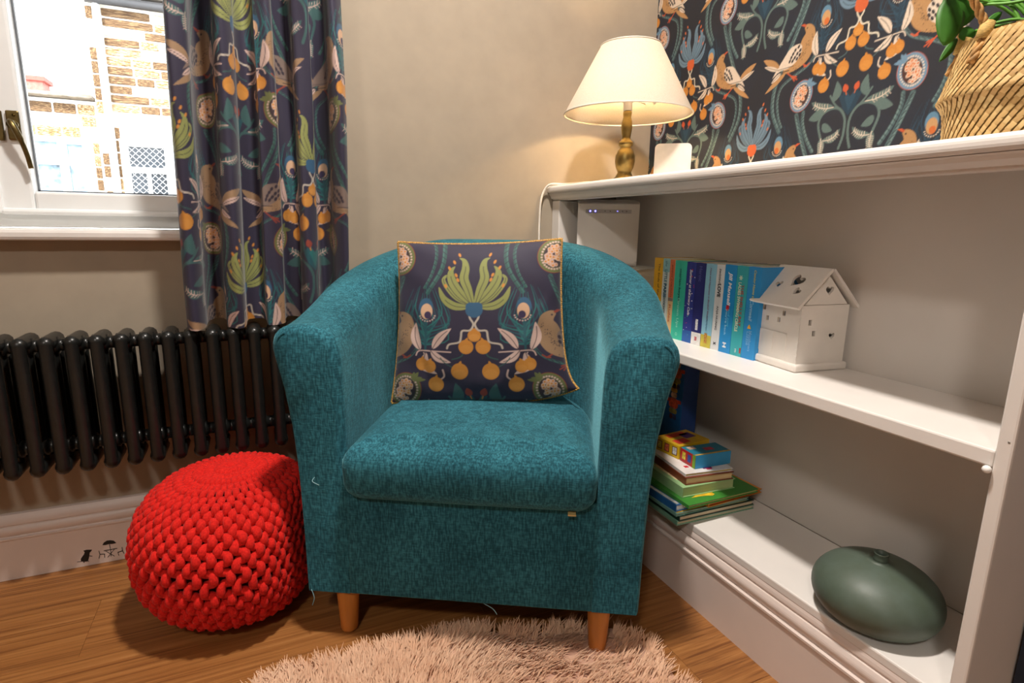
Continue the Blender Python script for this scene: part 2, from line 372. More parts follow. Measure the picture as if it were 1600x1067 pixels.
# floor with planks
m_floor, nt, b = nodes('oak laminate'); v = coords(nt, (1.1, 9, 1), True); n1 = noise(nt, v, 2.2, 5, .62); v2 = coords(nt, (3.0, 55, 1), True); n2 = noise(nt, v2, 3.0, 3)
v3 = coords(nt, (2.2, 14, 1), True); n3 = noise(nt, v3, 1.3, 2)
c1 = ramp(nt, n1, [(.28, '#754924'), (.45, '#9c6736'), (.6, '#ab7540'), (.78, '#bf8c58')]); c2 = ramp(nt, n2, [(.35, '#c9b8a4'), (.65, '#ffffff')])
mx = nt.nodes.new('ShaderNodeMix'); mx.data_type = 'RGBA'; mx.blend_type = 'MULTIPLY'; mx.inputs[0].default_value = .6; L(nt, c1, mx.inputs[6]); L(nt, c2, mx.inputs[7])
c3 = ramp(nt, n3, [(.57, '#ffffff'), (.70, '#8a5f44')]); my = nt.nodes.new('ShaderNodeMix'); my.data_type = 'RGBA'; my.blend_type = 'MULTIPLY'; my.inputs[0].default_value = .55; L(nt, mx.outputs[2], my.inputs[6]); L(nt, c3, my.inputs[7])
L(nt, my.outputs[2], b.inputs['Base Color']); b.inputs['Roughness'].default_value = .42; bump(nt, b, n2, .06)
floor = struct(boxo('floor', XL, PX, YF, WY, -.10, -.008, pm('#6b4526', .7)))
pl_me = None; pw, pl = .19, 1.25; k = 0
y = WY
while y > YF:
    x = XL - (k * .47) % pl; k += 1
    while x < PX:
        x0, x1 = max(x, XL), min(x + pl, PX); y0 = max(y - pw, YF)
        if x1 - x0 > .02:
            if pl_me is None:
                bm = bmesh.new(); box(bm, 0, 1, 0, 1, -.008, 0); pl_me = bpy.data.meshes.new('plank'); bm.to_mesh(pl_me); bm.free(); pl_me.materials.append(m_floor)
            o = bpy.data.objects.new('plank', pl_me); C.objects.link(o); o.parent = floor
            o.location = (x0 + .0003, y0 + .0003, 0); o.scale = (x1 - x0 - .0006, y - y0 - .0006, 1)
        x += pl
    y -= pw
# back wall (window wall) with opening
WX0, WX1, WZ0, WZ1 = -1.65, 0.06, .80, 2.05
bm = bmesh.new()
box(bm, XL - .2, WX0, WY, WY + .22, 0, ZC); box(bm, WX1, PX + .2, WY, WY + .22, 0, ZC); box(bm, WX0, WX1, WY, WY + .22, 0, WZ0); box(bm, WX0, WX1, WY, WY + .22, WZ1, ZC)
struct(bm_obj('wall_back', bm, taupe))
struct(boxo('wall_left', XL - .2, XL, YF, WY, 0, ZC, taupe)); struct(boxo('wall_front', XL - .2, PX + .2, YF - .2, YF, 0, ZC, taupe))
struct(boxo('ceiling', XL - .2, PX + .2, YF - .2, WY + .22, ZC, ZC + .1, pm('#f2efe9', .9, var=.01)))
# right wall with printed paper: paper fine where it shows
m_paper = attr_mat('wallpaper print', .75, .1, 300)
zs_ = np.concatenate([np.arange(.95, 1.56, .0019), np.arange(1.56, ZC + .004, .006)]); ys_ = np.concatenate([np.arange(.355, 1.602, .0019), [WY]])
YY, ZZ = np.meshgrid(ys_[::-1], zs_); P = np.stack([np.full(YY.shape, PX - .0006), YY, ZZ], -1)
wall_r = struct(boxo('wall_right', PX, PX + .2, YF, WY, 0, ZC, taupe))
cols = sample(TILE_W, -(YY - .9047), ZZ - 1.318) * .85
me_obj('wallpaper', grid_mesh('wallpaper', P, cols), m_paper, wall_r)
# chimney breast beside the bookcase, same navy paper
m_navy, nt, b = nodes('navy paper'); v = coords(nt); L(nt, ramp(nt, noise(nt, v, 95, 2), [(.66, '#222b3b'), (.74, '#8b98a6')]), b.inputs['Base Color']); b.inputs['Roughness'].default_value = .8
struct(boxo('wall_chimney', .975, PX, YF, .348, 0, ZC, m_navy))
# baseboard of the window wall, moulded
def moulding(name, prof, y0, y1, along, origin, mat, parent=None):
    """prof: list of (out, z); along 'x' (window wall, out = -y) or 'y' (bookcase, out = -x)"""
    v, f = [], []; n = len(prof)
    for t in (y0, y1):
        for (o, z) in prof: v.append((t, origin - o, z) if along == 'x' else (origin - o, t, z))
    for i in range(n): j = (i + 1) % n; f.append((i, j, n + j, n + i))
    f.append(tuple(range(n))[::-1]); f.append(tuple(range(n, 2 * n)))
    bm = bmesh.new(); vv = [bm.verts.new(p) for p in v]
    for q in f: bm.faces.new([vv[i] for i in q])
    bmesh.ops.recalc_face_normals(bm, faces=bm.faces[:])
    return bm_obj(name, bm, mat, parent, world=True)
def ogee(h, t):
    pr = [(0, .0), (t, .0), (t, h * .62), (t + .003, h * .635), (t + .003, h * .66), (t - .002, h * .672)]
    for k in range(9): a = k / 8; pr.append((t - .003 - .001 * math.sin(a * math.pi) + .0055 * math.sin(a * math.pi), h * (.68 + .14 * a)))
    pr += [(t - .006, h * .83), (t - .004, h * .85)]
    for k in range(6): a = k / 5; pr.append((t - .004 - .010 * a ** 1.6, h * (.86 + .13 * a)))
    return pr + [(0, h)]
m_skirt = pm('#e2d3cb', .4, var=.02, vs=5)
struct(moulding('baseboard_back', ogee(.160, .022), XL, .853, 'x', WY, m_skirt))

# ------------------------------------------------------------------ window
win = bpy.data.objects.new('window_1', None); reg(win, None, Vector((-.5, WY, .82))); struct(win)
GY = WY + .085     # glazing plane
def wb_(name, x0, x1, y0, y1, z0, z1, mat=upvc, bev=.004, par=win): return boxo(name, x0, x1, y0, y1, z0, z1, mat, par, bev, 2, True)
wb_('window_sill', WX0 - .06, .12, WY - .045, WY + .11, .795, .820, pm('#e9e6e2', .4, var=.02), .008)
wb_('window_frame', WX0, WX0 + .05, GY - .03, GY + .05, .822, WZ1); wb_('window_frame', WX1 - .05, WX1, GY - .03, GY + .05, .822, WZ1)
wb_('window_frame', WX0 + .05, WX1 - .05, GY - .03, GY + .05, .822, .858); wb_('window_frame', WX0 + .05, WX1 - .05, GY - .03, GY + .05, WZ1 - .05, WZ1)
wb_('mullion', -.575, -.522, GY - .03, GY + .05, .859, WZ1 - .051)
m_glass, nt, b = nodes('window glass'); nt.nodes.remove(b); tr = nt.nodes.new('ShaderNodeBsdfTransparent'); gl = nt.nodes.new('ShaderNodeBsdfGlossy'); gl.inputs['Roughness'].default_value = .02
fr = nt.nodes.new('ShaderNodeFresnel'); fr.inputs[0].default_value = 1.45; ms = nt.nodes.new('ShaderNodeMixShader'); L(nt, fr.outputs[0], ms.inputs[0]); L(nt, tr.outputs[0], ms.inputs[1]); L(nt, gl.outputs[0], ms.inputs[2])
L(nt, ms.outputs[0], nt.nodes['Material Output'].inputs['Surface'])
def sash(x0, x1, gx0, gx1):
    z0, z1, g0, g1 = .858, WZ1 - .05, .902, WZ1 - .10
    s = bpy.data.objects.new('casement_sash', None); reg(s, win, Vector((0, 0, 0)))
    for a, b_, c, d in ((x0, gx0, z0, z1), (gx1, x1, z0, z1), (gx0, gx1, z0, g0), (gx0, gx1, g1, z1)):
        wb_('sash_rail', a, b_, GY - .045, GY + .02, c, d, par=s, bev=.006)
    for a, b_, c, d in ((x0 - .008, x0 + .006, z0 - .006, z1 + .006), (x0, x1, z0 - .008, z0 + .006)):
        wb_('sash_lip', a, b_, GY - .052, GY - .03, c, d, par=s, bev=.006)
    for a, b_, c, d in ((gx0 - .001, gx0 + .004, g0, g1), (gx0, gx1, g0 - .001, g0 + .004)):
        wb_('gasket', a, b_, GY - .012, GY - .004, c, d, pm('#6b7076', .5), 0.0, s)
    wb_('window_pane', gx0, gx1, GY - .006, GY - .001, g0, g1, m_glass, 0, s)
    return s
s1 = sash(-.508, .008, -.446, -.05); s2 = sash(-1.595, -.59, -1.535, -.65)
m_brass = pm('#7a6a44', .38, 1.0, var=.12, vs=60); 
hd = thing('window_catch', 'antique brass casement catch with curved handle on the white window frame', 'window catch', (-.462, GY - .046, 1.035))
boxo('keep_plate', -.029, -.018, -.008, .0, -.028, .034, m_brass, hd, .002); boxo('handle_plate', -.012, .012, -.006, .0, -.026, .036, m_brass, hd, .003)
bm = bmesh.new(); tube(bm, smooth([(0, -.004, .006), (0, -.022, .010), (.006, -.028, .0), (.014, -.026, -.025), (.020, -.020, -.055), (.023, -.016, -.085)], 5), [.008] * 4 + [.0065] * 12 + [.005] * 10, 10)
bm_obj('handle', bm, m_brass, hd, True)
tube_o('pivot', [(0, 0, .006), (0, -.016, .006)], .010, m_brass, hd, 14)
for z in (-.018, .026): tube_o('screw', [(.003, 0, z), (.003, -.0075, z)], .0028, pm('#5c4c28', .4, 1.0), hd, 8)

# ------------------------------------------------------------------ outside: two stone houses across the street
FY = 10.0
def stone_mat(n, c0, c1, c2):
    m, nt, b = nodes(n); v = coords(nt, (2.2, 2, 5), True); L(nt, ramp(nt, noise(nt, v, 2.4, 4, .65), [(.30, c0), (.5, c1), (.72, c2)]), b.inputs['Base Color']); b.inputs['Roughness'].default_value = .95; return m
m_stone = [stone_mat('gritstone', '#3a2a1c', '#8a6a44', '#e6d8b8'), stone_mat('dark gritstone', '#2a1e14', '#5e4630', '#a58a64'), stone_mat('pale gritstone', '#a58a60', '#dccba8', '#f2e9d6')]
mort = pm('#efe8dc', .95, var=.05, vs=3)
st_me = []
for i in range(3):
    bm = bmesh.new(); box(bm, 0, 1, 0, 1, 0, 1, .06, 1); me = bpy.data.meshes.new('stone'); bm.to_mesh(me); bm.free(); me.materials.append(m_stone[i]); st_me.append(me)
def stones(par, x0, x1, z0, z1, rh, lmin, lmax, fy, weights=(5, 3, 3), skip=()):
    n = int(round((z1 - z0) / rh)); rh = (z1 - z0) / n
    inv = WM[par].inverted()
    for j in range(n):
        x = x0
        while x < x1 - .02:
            w = min(random.uniform(lmin, lmax), x1 - x)
            if x1 - x - w < lmin * .5: w = x1 - x
            za = z0 + j * rh
            if not any(a < x + w and x < b_ and c < za + rh and za < d for a, b_, c, d in skip):
                me = st_me[random.choices((0, 1, 2), weights)[0]]; o = bpy.data.objects.new('stone', me); C.objects.link(o); o.parent = par
                dp = random.uniform(.012, .03); o.location = inv @ Vector((x + .012, fy - dp, za + .012)); o.scale = (w - .024, dp + .03, rh - .024)
            x += w
dark_glass = pm('#2a3138', .12, var=.25, vs=2); blue_glass = pm('#5f7684', .15, var=.55, vs=5)
def far_window(par, x0, x1, z0, z1, fy, cross, glass=None, bars=None, lattice=False, trim=.06):
    fw = bpy.data.objects.new('window', None); reg(fw, par, WM[par].inverted() @ Vector((x0, fy, z0)))
    wf = pm('#f4f4f2', .5, var=.01)
    for a, b_, c, d in ((x0 - trim, x0, z0 - trim, z1 + trim), (x1, x1 + trim, z0 - trim, z1 + trim), (x0, x1, z0 - trim, z0), (x0, x1, z1, z1 + trim)):
        boxo('frame_bar', a, b_, fy - .05, fy + .02, c, d, wf, fw, .006, 1, True)
    for (a, b_, c, d) in cross: boxo('glazing_bar', a, b_, fy - .04, fy + .01, c, d, wf, fw, 0, 1, True)
    boxo('pane', x0, x1, fy - .012, fy - .002, z0, z1, glass or dark_glass, fw, 0, 1, True)
    if lattice:
        bm = bmesh.new(); st = .085; w_, h_ = x1 - x0, z1 - z0
        k = -h_
        while k < w_:
            for sg in (1, -1):
                a0, a1 = max(0, k), min(w_, k + h_)
                if a1 > a0:
                    p0 = (x0 + a0, z0 + (a0 - k)) if sg == 1 else (x0 + a0, z1 - (a0 - k)); p1 = (x0 + a1, z0 + (a1 - k)) if sg == 1 else (x0 + a1, z1 - (a1 - k))
                    tube(bm, [(p0[0], fy - .016, p0[1]), (p1[0], fy - .016, p1[1])], .004, 4)
            k += st
        bm_obj('lead_lattice', bm, pm('#c9ccd0', .5), fw, world=True)
    return fw
hs = thing('stone_house', 'tall stone house front with rendered ground floor and lattice windows, seen through window', 'house', (-.6, FY, -.6))
boxo('wall', -1.88, 2.6, FY, FY + 3, -.6, 3.70, mort, hs, 0, 1, True)
boxo('rendered_wall', -1.72, 2.6, FY - .022, FY + .01, -.6, 2.26, pm('#f3f1ec', .9, var=.02), hs, 0, 1, True)
boxo('string_course', -1.72, 2.6, FY - .07, FY + .01, 2.14, 2.30, pm('#f3f1ec', .9, var=.02), hs, .01, 1, True)
stones(hs, -1.70, 1.6, 2.31, 3.66, .128, .22, .62, FY, (4, 4, 4)); stones(hs, -1.88, -1.76, .9, 3.66, .17, .12, .13, FY, (2, 6, 1)); stones(hs, -1.70, -1.62, .9, 2.12, .17, .08, .09, FY - .022, (2, 6, 1))
tube_o('downpipe', [(-1.73, FY - .09, -.6), (-1.73, FY - .09, 3.72)], .048, pm('#f2f2f0', .5), hs, 12, True)
tube_o('gutter', [(-1.84, FY - .12, 3.72), (2.6, FY - .12, 3.72)], .06, pm('#3c3c3e', .5), hs, 10, True)
boxo('roof', -1.95, 2.7, FY - .2, FY + 3, 3.80, 3.95, pm('#6a625a', .9, var=.2, vs=6), hs, .02, 1, True); boxo('soffit', -1.9, 2.65, FY - .06, FY + .1, 3.70, 3.80, pm('#f2f2f0', .6), hs, 0, 1, True)
far_window(hs, -1.545, -1.105, 1.0, 1.86, FY - .03, [(-1.545, -1.105, 1.50, 1.58), (-1.35, -1.30, 1.0, 1.5)], dark_glass, lattice=True, trim=.10)
far_window(hs, -.2, .5, 1.0, 1.86, FY - .03, [(-.2, .5, 1.50, 1.58), (.12, .18, 1.0, 1.5)], dark_glass, lattice=True, trim=.10)
h2 = thing('stone_cottage', 'low stone cottage with white bay windows left of the drainpipe, seen through window', 'house', (-3.2, FY + .06, -.6))
boxo('wall', -5.6, -1.89, FY + .06, FY + 3, -.6, 2.44, mort, h2, 0, 1, True)
stones(h2, -5.4, -1.90, 1.94, 2.40, .155, .2, .55, FY + .06, (5, 2, 5)); stones(h2, -1.99, -1.90, 0.9, 1.9, .17, .08, .09, FY + .06, (2, 6, 1))
boxo('roof_edge', -5.7, -1.89, FY - .12, FY + .3, 2.45, 2.50, pm('#7d7468', .9, var=.2, vs=8), h2, .01, 1, True)
boxo('bay_surround', -5.0, -2.02, FY - .04, FY + .06, .6, 1.93, pm('#f4f4f2', .6, var=.01), h2, .01, 1, True)
far_window(h2, -2.66, -2.36, 1.20, 1.86, FY - .04, [(-2.66, -2.36, 1.56, 1.66)], blue_glass, trim=.05); wv = far_window(h2, -2.26, -2.08, 1.20, 1.84, FY - .04, [(-2.26, -2.08, 1.56, 1.62)], blue_glass, trim=.04)
far_window(h2, -3.3, -2.9, 1.20, 1.86, FY - .04, [(-3.3, -2.9, 1.56, 1.66)], blue_glass, trim=.05)
bm = bmesh.new(); vv = [bm.verts.new((x, FY - .056, z)) for x, z in ((-2.25, 1.56), (-2.09, 1.56), (-2.09, 1.22), (-2.12, 1.30))]; bm.faces.new(vv); r_ = bmesh.ops.extrude_face_region(bm, geom=bm.faces[:]); bmesh.ops.translate(bm, vec=(0, .003, 0), verts=[e for e in r_['geom'] if isinstance(e, bmesh.types.BMVert)])
bm_obj('net_curtain', bm, pm('#e8ece8', .8), h2, world=True)
rf = thing('brick_chimney', 'red brick chimney stack peeping over the cottage roof, seen through window', 'chimney', (-4.3, FY + 6, -.6))
cA, cB = ony((39, 121), FY + 6), ony((65, 121), FY + 6)
boxo('stack', cA[0], cB[0], FY + 6, FY + 6.5, -.6, cA[2] - .05, pm('#b4665c', .9, var=.1), rf, 0, 1, True); boxo('cap', cA[0] - .06, cB[0] + .06, FY + 5.95, FY + 6.55, cA[2] - .05, cA[2] + .05, pm('#a5564d', .9), rf, .01, 1, True)
for z, dz in ((4.45, .35), (4.62, .25)):
    tag(tube_o('overhead_wire', smooth([(-6, FY - 1.2, z + .5), (-3.2, FY - .6, z), (-1.9, FY - .2, z - dz * 1.6)], 6), .008, pm('#7a7a7e', .6), None, 5), 'thin overhead wire crossing the pale sky, ' + ('upper one' if z > 4.5 else 'lower one'), 'wire', 'overhead wires')
struct(boxo('trim_1', -30, 30, 3.2, 40, -.8, -.6, pm('#8a8780', .95, var=.1), None)); 

# ------------------------------------------------------------------ column radiator
m_rad = pm('#1b1c1b', .32, var=.12, vs=60, bp=.05, bs=500)
rad = thing('column_radiator', 'long black three-column steel radiator on the wall below the window', 'radiator', (-.2, WY, .30))
ZB, ZT = .291, .600; CY = (1.462, 1.500, 1.538); xs0 = -.505; pit = .0445
def section_me():
    bm = bmesh.new(); rr = .0128
    for y in CY:
        tube(bm, [(0, y - CY[1], z) for z in np.linspace(ZB + .016, ZT - .018, 3)], rr, 12, caps=False)
    for z0, sg in ((ZT - .018, 1), (ZB + .016, -1)):   # rounded header joining the three columns
        rings = []
        for k in range(17):
            a = math.pi * k / 16; yy = -(CY[1] - CY[0]) * math.cos(a); yy = (CY[0] - CY[1]) + (CY[2] - CY[0]) * k / 16
            rings.append((0, yy, z0))
        pts = [(0, rings[0][1] - .009, z0 - sg * .002)] + rings + [(0, rings[-1][1] + .009, z0 - sg * .002)]
        tube(bm, pts, [.007] + [rr + .003] * 17 + [.007], 12)
    me = bpy.data.meshes.new('radiator_section'); bm.to_mesh(me); bm.free(); me.materials.append(m_rad); me.polygons.foreach_set('use_smooth', [True] * len(me.polygons)); return me
sec = section_me(); inv = WM[rad].inverted()
bm = bmesh.new(); tube(bm, [(-pit / 2 + .0005, 0, 0), (-.008, 0, 0), (-.0078, 0, 0), (.0078, 0, 0), (.008, 0, 0), (pit / 2 - .0005, 0, 0)], [.019, .019, .014, .014, .019, .019], 14)
hub = bpy.data.meshes.new('hub'); bm.to_mesh(hub); bm.free(); hub.materials.append(m_rad); hub.polygons.foreach_set('use_smooth', [True] * len(hub.polygons))
for k in range(-14, 15):
    x = xs0 + pit * k
    o = bpy.data.objects.new('radiator_section', sec); C.objects.link(o); o.parent = rad; o.location = inv @ Vector((x, CY[1], 0))
    if k < 14:
        for zh in (ZT - .026, ZB + .056):
            q = bpy.data.objects.new('connecting_hub', hub); C.objects.link(q); q.parent = rad; q.location = inv @ Vector((x + pit / 2, CY[1], zh))
for x in (-.9, -.25): boxo('wall_bracket', x, x + .012, 1.545, WY, .50, .53, m_rad, rad, 0, 1, True)

# ------------------------------------------------------------------ curtain
CX0, CX1 = -.150, .212
def curtain():
    zs = np.concatenate([np.linspace(.604, 1.52, 420), np.linspace(1.53, 2.12, 60)]); ns = 360
    t = np.linspace(0, 1, ns)
    Z, T = np.meshgrid(zs, t, indexing='ij')
    hfrac = (Z - .604) / 1.5
    x0 = CX0 + .014 * np.clip((Z - .7) / .6, 0, 2) - .0 * Z; x1 = CX1 - .012 * (1 - np.clip((Z - .6) / .5, 0, 1))
    nf = 4.3
    ph = 2 * np.pi * (nf * T + .06 * np.sin(5 * T + 2 * Z) + .25)
    X = x0 + (x1 - x0) * (T + .018 * np.sin(2 * ph)) 
    amp = .038 * (1 - .15 * np.sin(3 * Z + 9 * T)) * (1 + .25 * np.sin(7 * T + 1))
    Yc = 1.490 + amp * np.cos(ph) + .007 * np.sin(2.7 * ph + 4 * Z) + .006 * np.sin(9 * Z + 14 * T)
    P = np.stack([X, Yc, Z + .006 * np.cos(ph) * (1 - np.clip((Z - .604) / .3, 0, 1))], -1)
    d = np.hypot(np.diff(X, axis=1), np.diff(Yc, axis=1)).mean(0); s = np.concatenate([[0], np.cumsum(d)])
    U = np.broadcast_to(s, Z.shape)
    return P, sample(TILE_F, (U - .335) / 1.25, (Z - .62 + .02) / 1.08 - .08), P
m_cloth = attr_mat('printed cotton', .7, .2, 700, .15)
P, cols, _ = curtain()
ct = thing('curtain', 'navy printed curtain with birds, oranges and green flowers hanging beside the window', 'curtain', (.03, 1.512, .604))
me = grid_mesh('fabric', P - np.array([.03, 1.512, .604]), cols); me_obj('fabric', me, m_cloth, ct, True)
cp = thing('curtain_pole', 'dark metal curtain pole above the window', 'curtain pole', (0, 1.512, 2.13))
tube_o('rod', [(-1.9, 0, .005), (.36, 0, .005)], .011, m_rad, cp, 12); tube_o('finial', [(.36, 0, .005), (.375, 0, .005), (.39, 0, .005), (.41, 0, .005)], [.012, .024, .024, .006], m_rad, cp, 12)
for x in (-1.75, .3): boxo('bracket', x - .01, x + .01, 0, WY - 1.512, -.002, .010, m_rad, cp)

# ------------------------------------------------------------------ built-in bookcase
BX, BK = .853, 1.088
ZB0, ZS0, ZS1, ZT0, ZT1 = .1897, .5446, .5685, .941, .9636
YR0, YR1 = .352, .371
bc = thing('bookcase', 'white built-in low bookcase with one middle shelf and moulded base', 'bookcase', (BX, .98, 0))
def bp_(name, *a, mat=white, bev=.003, seg=2): return boxo(name, *a, mat, bc, bev, seg, True)
YW = WY - .001
bp_('back_panel', BK, BK + .012, YR1, YW, ZB0, ZT0, mat=pm('#dcd6cf', .5, var=.02, vs=4), bev=0)
bp_('top_board', BX - .022, PX - .002, YR0 - .002, YW, ZT0, ZT1, bev=.009, seg=4)
bp_('top_rail', BX, BX + .03, YR1, YW, ZT0 - .020, ZT0 - .0005, bev=.002)
moulding('top_moulding', [(0, ZT0 - .016), (.004, ZT0 - .016), (.007, ZT0 - .008), (.012, ZT0 - .003), (.016, ZT0 - .0005), (0, ZT0 - .0005)], YR0, YW, 'y', BX, white, bc)
bp_('end_panel', BX, PX - .002, YR0, YR1, 0, ZT0 - .0005); bp_('side_panel', BX, BK, YW - .045, YW, ZB0 - .02, ZT0 - .021)
bp_('shelf', BX + .001, BK, YR1, YW - .0455, ZS0, ZS1, mat=gloss); bp_('base_shelf', BX + .006, BK, YR1, YW - .0455, ZB0 - .018, ZB0, mat=gloss)
pr = [(o - .022 + .0, z) for o, z in ogee(ZB0 - .001, .022)]
o = moulding('plinth', [(-.03, 0)] + [(max(q[0], -.03), q[1]) for q in pr[1:-1]] + [(-.03, ZB0 - .019), (-.03, .01)], YR1, YW, 'y', BX, m_skirt, bc)
bm = bmesh.new(); bmesh.ops.create_icosphere(bm, subdivisions=2, radius=.0055, matrix=Matrix.Translation((BX - .004, YR1 + .003, ZS0 - .002))); tag(bm_obj('shelf_pin', bm, pm('#f4f2ee', .1, var=.0), bc, True, world=True), 'small clear shelf pin')
for z in (.585,): tube_o('screw', [(BX - .0006, YR0 + .006, .585), (BX + .001, YR0 + .006, .585)], .0014, pm('#8a847c', .4), bc, 8, True)

# ------------------------------------------------------------------ tub armchair
CHM = Matrix.Translation((.356, .972, 0)) @ Matrix.Rotation(math.radians(-29.6), 4, 'Z')
m_teal, nt, b = nodes('teal chenille')
v = coords(nt, (1, 1, 1)); big = noise(nt, v, 7, 3); v1 = coords(nt, (300, 300, 60)); sl = noise(nt, v1, 1.0, 2, .5); v2 = coords(nt, (75, 75, 380)); sh = noise(nt, v2, 1.0, 2, .5)
c0 = ramp(nt, big, [(.35, '#2e6c7b'), (.65, '#3d8393')]); c1 = ramp(nt, sl, [(.40, '#93a3a8'), (.62, '#ffffff')])
mx = nt.nodes.new('ShaderNodeMix'); mx.data_type = 'RGBA'; mx.blend_type = 'MULTIPLY'; mx.inputs[0].default_value = .8; L(nt, c0, mx.inputs[6]); L(nt, c1, mx.inputs[7])
fl = ramp(nt, sl, [(.68, '#000000'), (.80, '#b0b0b0')]); my = nt.nodes.new('ShaderNodeMix'); my.data_type = 'RGBA'; L(nt, fl, my.inputs[0]); L(nt, mx.outputs[2], my.inputs[6]); my.inputs[7].default_value = (*lin('#5a99a6'), 1)
c2 = ramp(nt, sh, [(.38, '#a0b0b4'), (.62, '#ffffff')]); mz = nt.nodes.new('ShaderNodeMix'); mz.data_type = 'RGBA'; mz.blend_type = 'MULTIPLY'; mz.inputs[0].default_value = .6; L(nt, my.outputs[2], mz.inputs[6]); L(nt, c2, mz.inputs[7])
L(nt, mz.outputs[2], b.inputs['Base Color']); b.inputs['Roughness'].default_value = .9; b.inputs['Sheen Weight'].default_value = .5; b.inputs['Sheen Roughness'].default_value = .4; b.inputs['Sheen Tint'].default_value = (*lin('#7fc4d0'), 1); b.inputs['Specular IOR Level'].default_value = .2
ad = nt.nodes.new('ShaderNodeMath'); L(nt, sl, ad.inputs[0]); L(nt, sh, ad.inputs[1]); bump(nt, b, ad.outputs[0], .35, .0015)
chair = thing('tub_armchair', 'teal woven-fabric tub armchair with short wooden legs in the corner', 'armchair', mat=CHM)
ca, cyc, fy0 = .335, .205, -.030
def sect(Ht, k=0.0):
    top = [(.014, .46), (.027, .54), (.041, Ht - .058), (.044, Ht - .038), (.038, Ht - .016), (.022, Ht - .003), (-.002, Ht + .003), (-.03, Ht + .003), (-.055, Ht - .004), (-.075, Ht - .020), (-.085, Ht - .046), (-.089, Ht - .09), (-.091, .46)]
    p = [(0, .105), (.001, .14), (.002, .22), (.006, .36)] + [tuple(q) for q in smooth(top, 3)] + [(-.092, .40), (-.092, .335), (-.092, .32), (-.092, .105)]
    if k:
        cx = -.026; p = [(cx + (x - cx) * (1 - k * .22) if (x > cx or z > .34) else x, z if z < .11 else z - k * .016 * min(1, max(0, (z - .3) / .2))) for x, z in p]
    return p
def stations():
    st = []
    Ls = cyc - fy0; Lc = math.pi * ca; tot = 2 * Ls + Lc
    svals = [0, .0015, .004, .008, .013, .019, .03] + list(np.linspace(.055, Ls, 8)[:-1]); svals += list(Ls + Lc * np.linspace(0, 1, 61)); svals += [tot - s for s in svals[:14]][::-1]
    for s in svals:
        if s <= Ls: x, y, nx, ny = -ca, fy0 + s, -1, 0
        elif s < Ls + Lc:
            a = math.pi - (s - Ls) / ca; x, y, nx, ny = ca * math.cos(a), cyc + ca * math.sin(a), math.cos(a), math.sin(a)
        else: x, y, nx, ny = ca, fy0 + (tot - s), 1, 0
        e = min(s, tot - s); tt = min(1, max(0, (e - .02) / (tot / 2 * .80))); Ht = .652 + .150 * (tt * tt * (3 - 2 * tt)) ** .85
        k = 0 if e > .02 else (1 - e / .018) ** 2 if e < .018 else 0
        st.append((x, y, nx, ny, Ht, k))
    return st
bm = bmesh.new(); rings = []
for (x, y, nx, ny, Ht, k) in stations():
    rings.append([bm.verts.new((x + nx * o, y + ny * o, z)) for o, z in sect(Ht, k)])
n = len(rings[0])
for a, b_ in zip(rings[:-1], rings[1:]):
    for i in range(n): j = (i + 1) % n; bm.faces.new((a[i], a[j], b_[j], b_[i]))
bm.faces.new(rings[0][::-1]); bm.faces.new(rings[-1]); bmesh.ops.recalc_face_normals(bm, faces=bm.faces[:])
sh_ = bm_obj('tub_shell', bm, m_teal, chair, True); sh_.data.set_sharp_from_angle(angle=math.radians(50))
for sg in (-1, 1):   # piping along the outer front edge of each arm
    pts = [(sg * (ca + o - .003), fy0 + .004, z) for o, z in sect(.652, .55)[:20]]
    tube_o('piping', [tuple(q) for q in smooth(pts, 2)], .0028, m_teal, chair, 8)
bm = bmesh.new(); box(bm, -.2435, .2435, fy0 - .0004, fy0 + .07, .105, .335, .003, 2); bm_obj('front_rail', bm, m_teal, chair, True).data.set_sharp_from_angle(angle=math.radians(50))
boxo('base_panel', -.30, .30, -.015, .38, .098, .112, pm('#141516', .9), chair)
def cushion_slab(outline, z0, z1, r, dome):
    """rounded slab from an outline polygon"""
    O = np.array(outline); n = len(O); y0 = O[:, 1].min(); hwid = O[:, 0].max(); Q = []
    for x, y in O:   # core shape that the rounded edge rolls around
        if y > .205: v_ = np.array([x, y - .205]); l_ = np.hypot(*v_); q = np.array([0, .205]) + v_ * max(0, (l_ - r) / l_)
        else: q = np.array([max(-hwid + r, min(hwid - r, x)), max(y, y0 + r)])
        Q.append(q)
    Q = np.array(Q); bm = bmesh.new(); rings = []
    for a in np.linspace(-90, 90, 13):
        a = math.radians(a); zz = (z0 + r + r * math.sin(a)) if a < 0 else (z1 - r + r * math.sin(a)); P_ = Q + (O - Q) * max(.02, math.cos(a))
        rings.append([bm.verts.new((*P_[i], zz)) for i in range(n)])
    cen = O.mean(0); last = np.array([v.co.xy for v in rings[-1]]); lx = lambda i, f: cen[0] + (last[i, 0] - cen[0]) * f; ly = lambda i, f: cen[1] + (last[i, 1] - cen[1]) * f; dz0 = lambda i: 0
    for i in range(n): rings[-1][i].co.z = z1 + 1e-5 + dome * .0 + dome * max(0, 1 - (last[i, 0] / .26) ** 2) * max(0, 1 - ((last[i, 1] - .13) / .32) ** 2)
    for k in range(1, 9):
        f = 1 - k / 9; rings.append([bm.verts.new((*(cen + (last[i] - cen) * f), z1 + dome * max(0, 1 - (lx(i, f) / .26) ** 2) * max(0, 1 - ((ly(i, f) - .13) / .32) ** 2) - dz0(i))) for i in range(n)])
    for a, b_ in zip(rings[:-1], rings[1:]):
        for i in range(n): j = (i + 1) % n; bm.faces.new((a[i], a[j], b_[j], b_[i]))
    bm.faces.new(rings[-1]); bm.faces.new(rings[0][::-1]); bmesh.ops.recalc_face_normals(bm, faces=bm.faces[:]); return bm
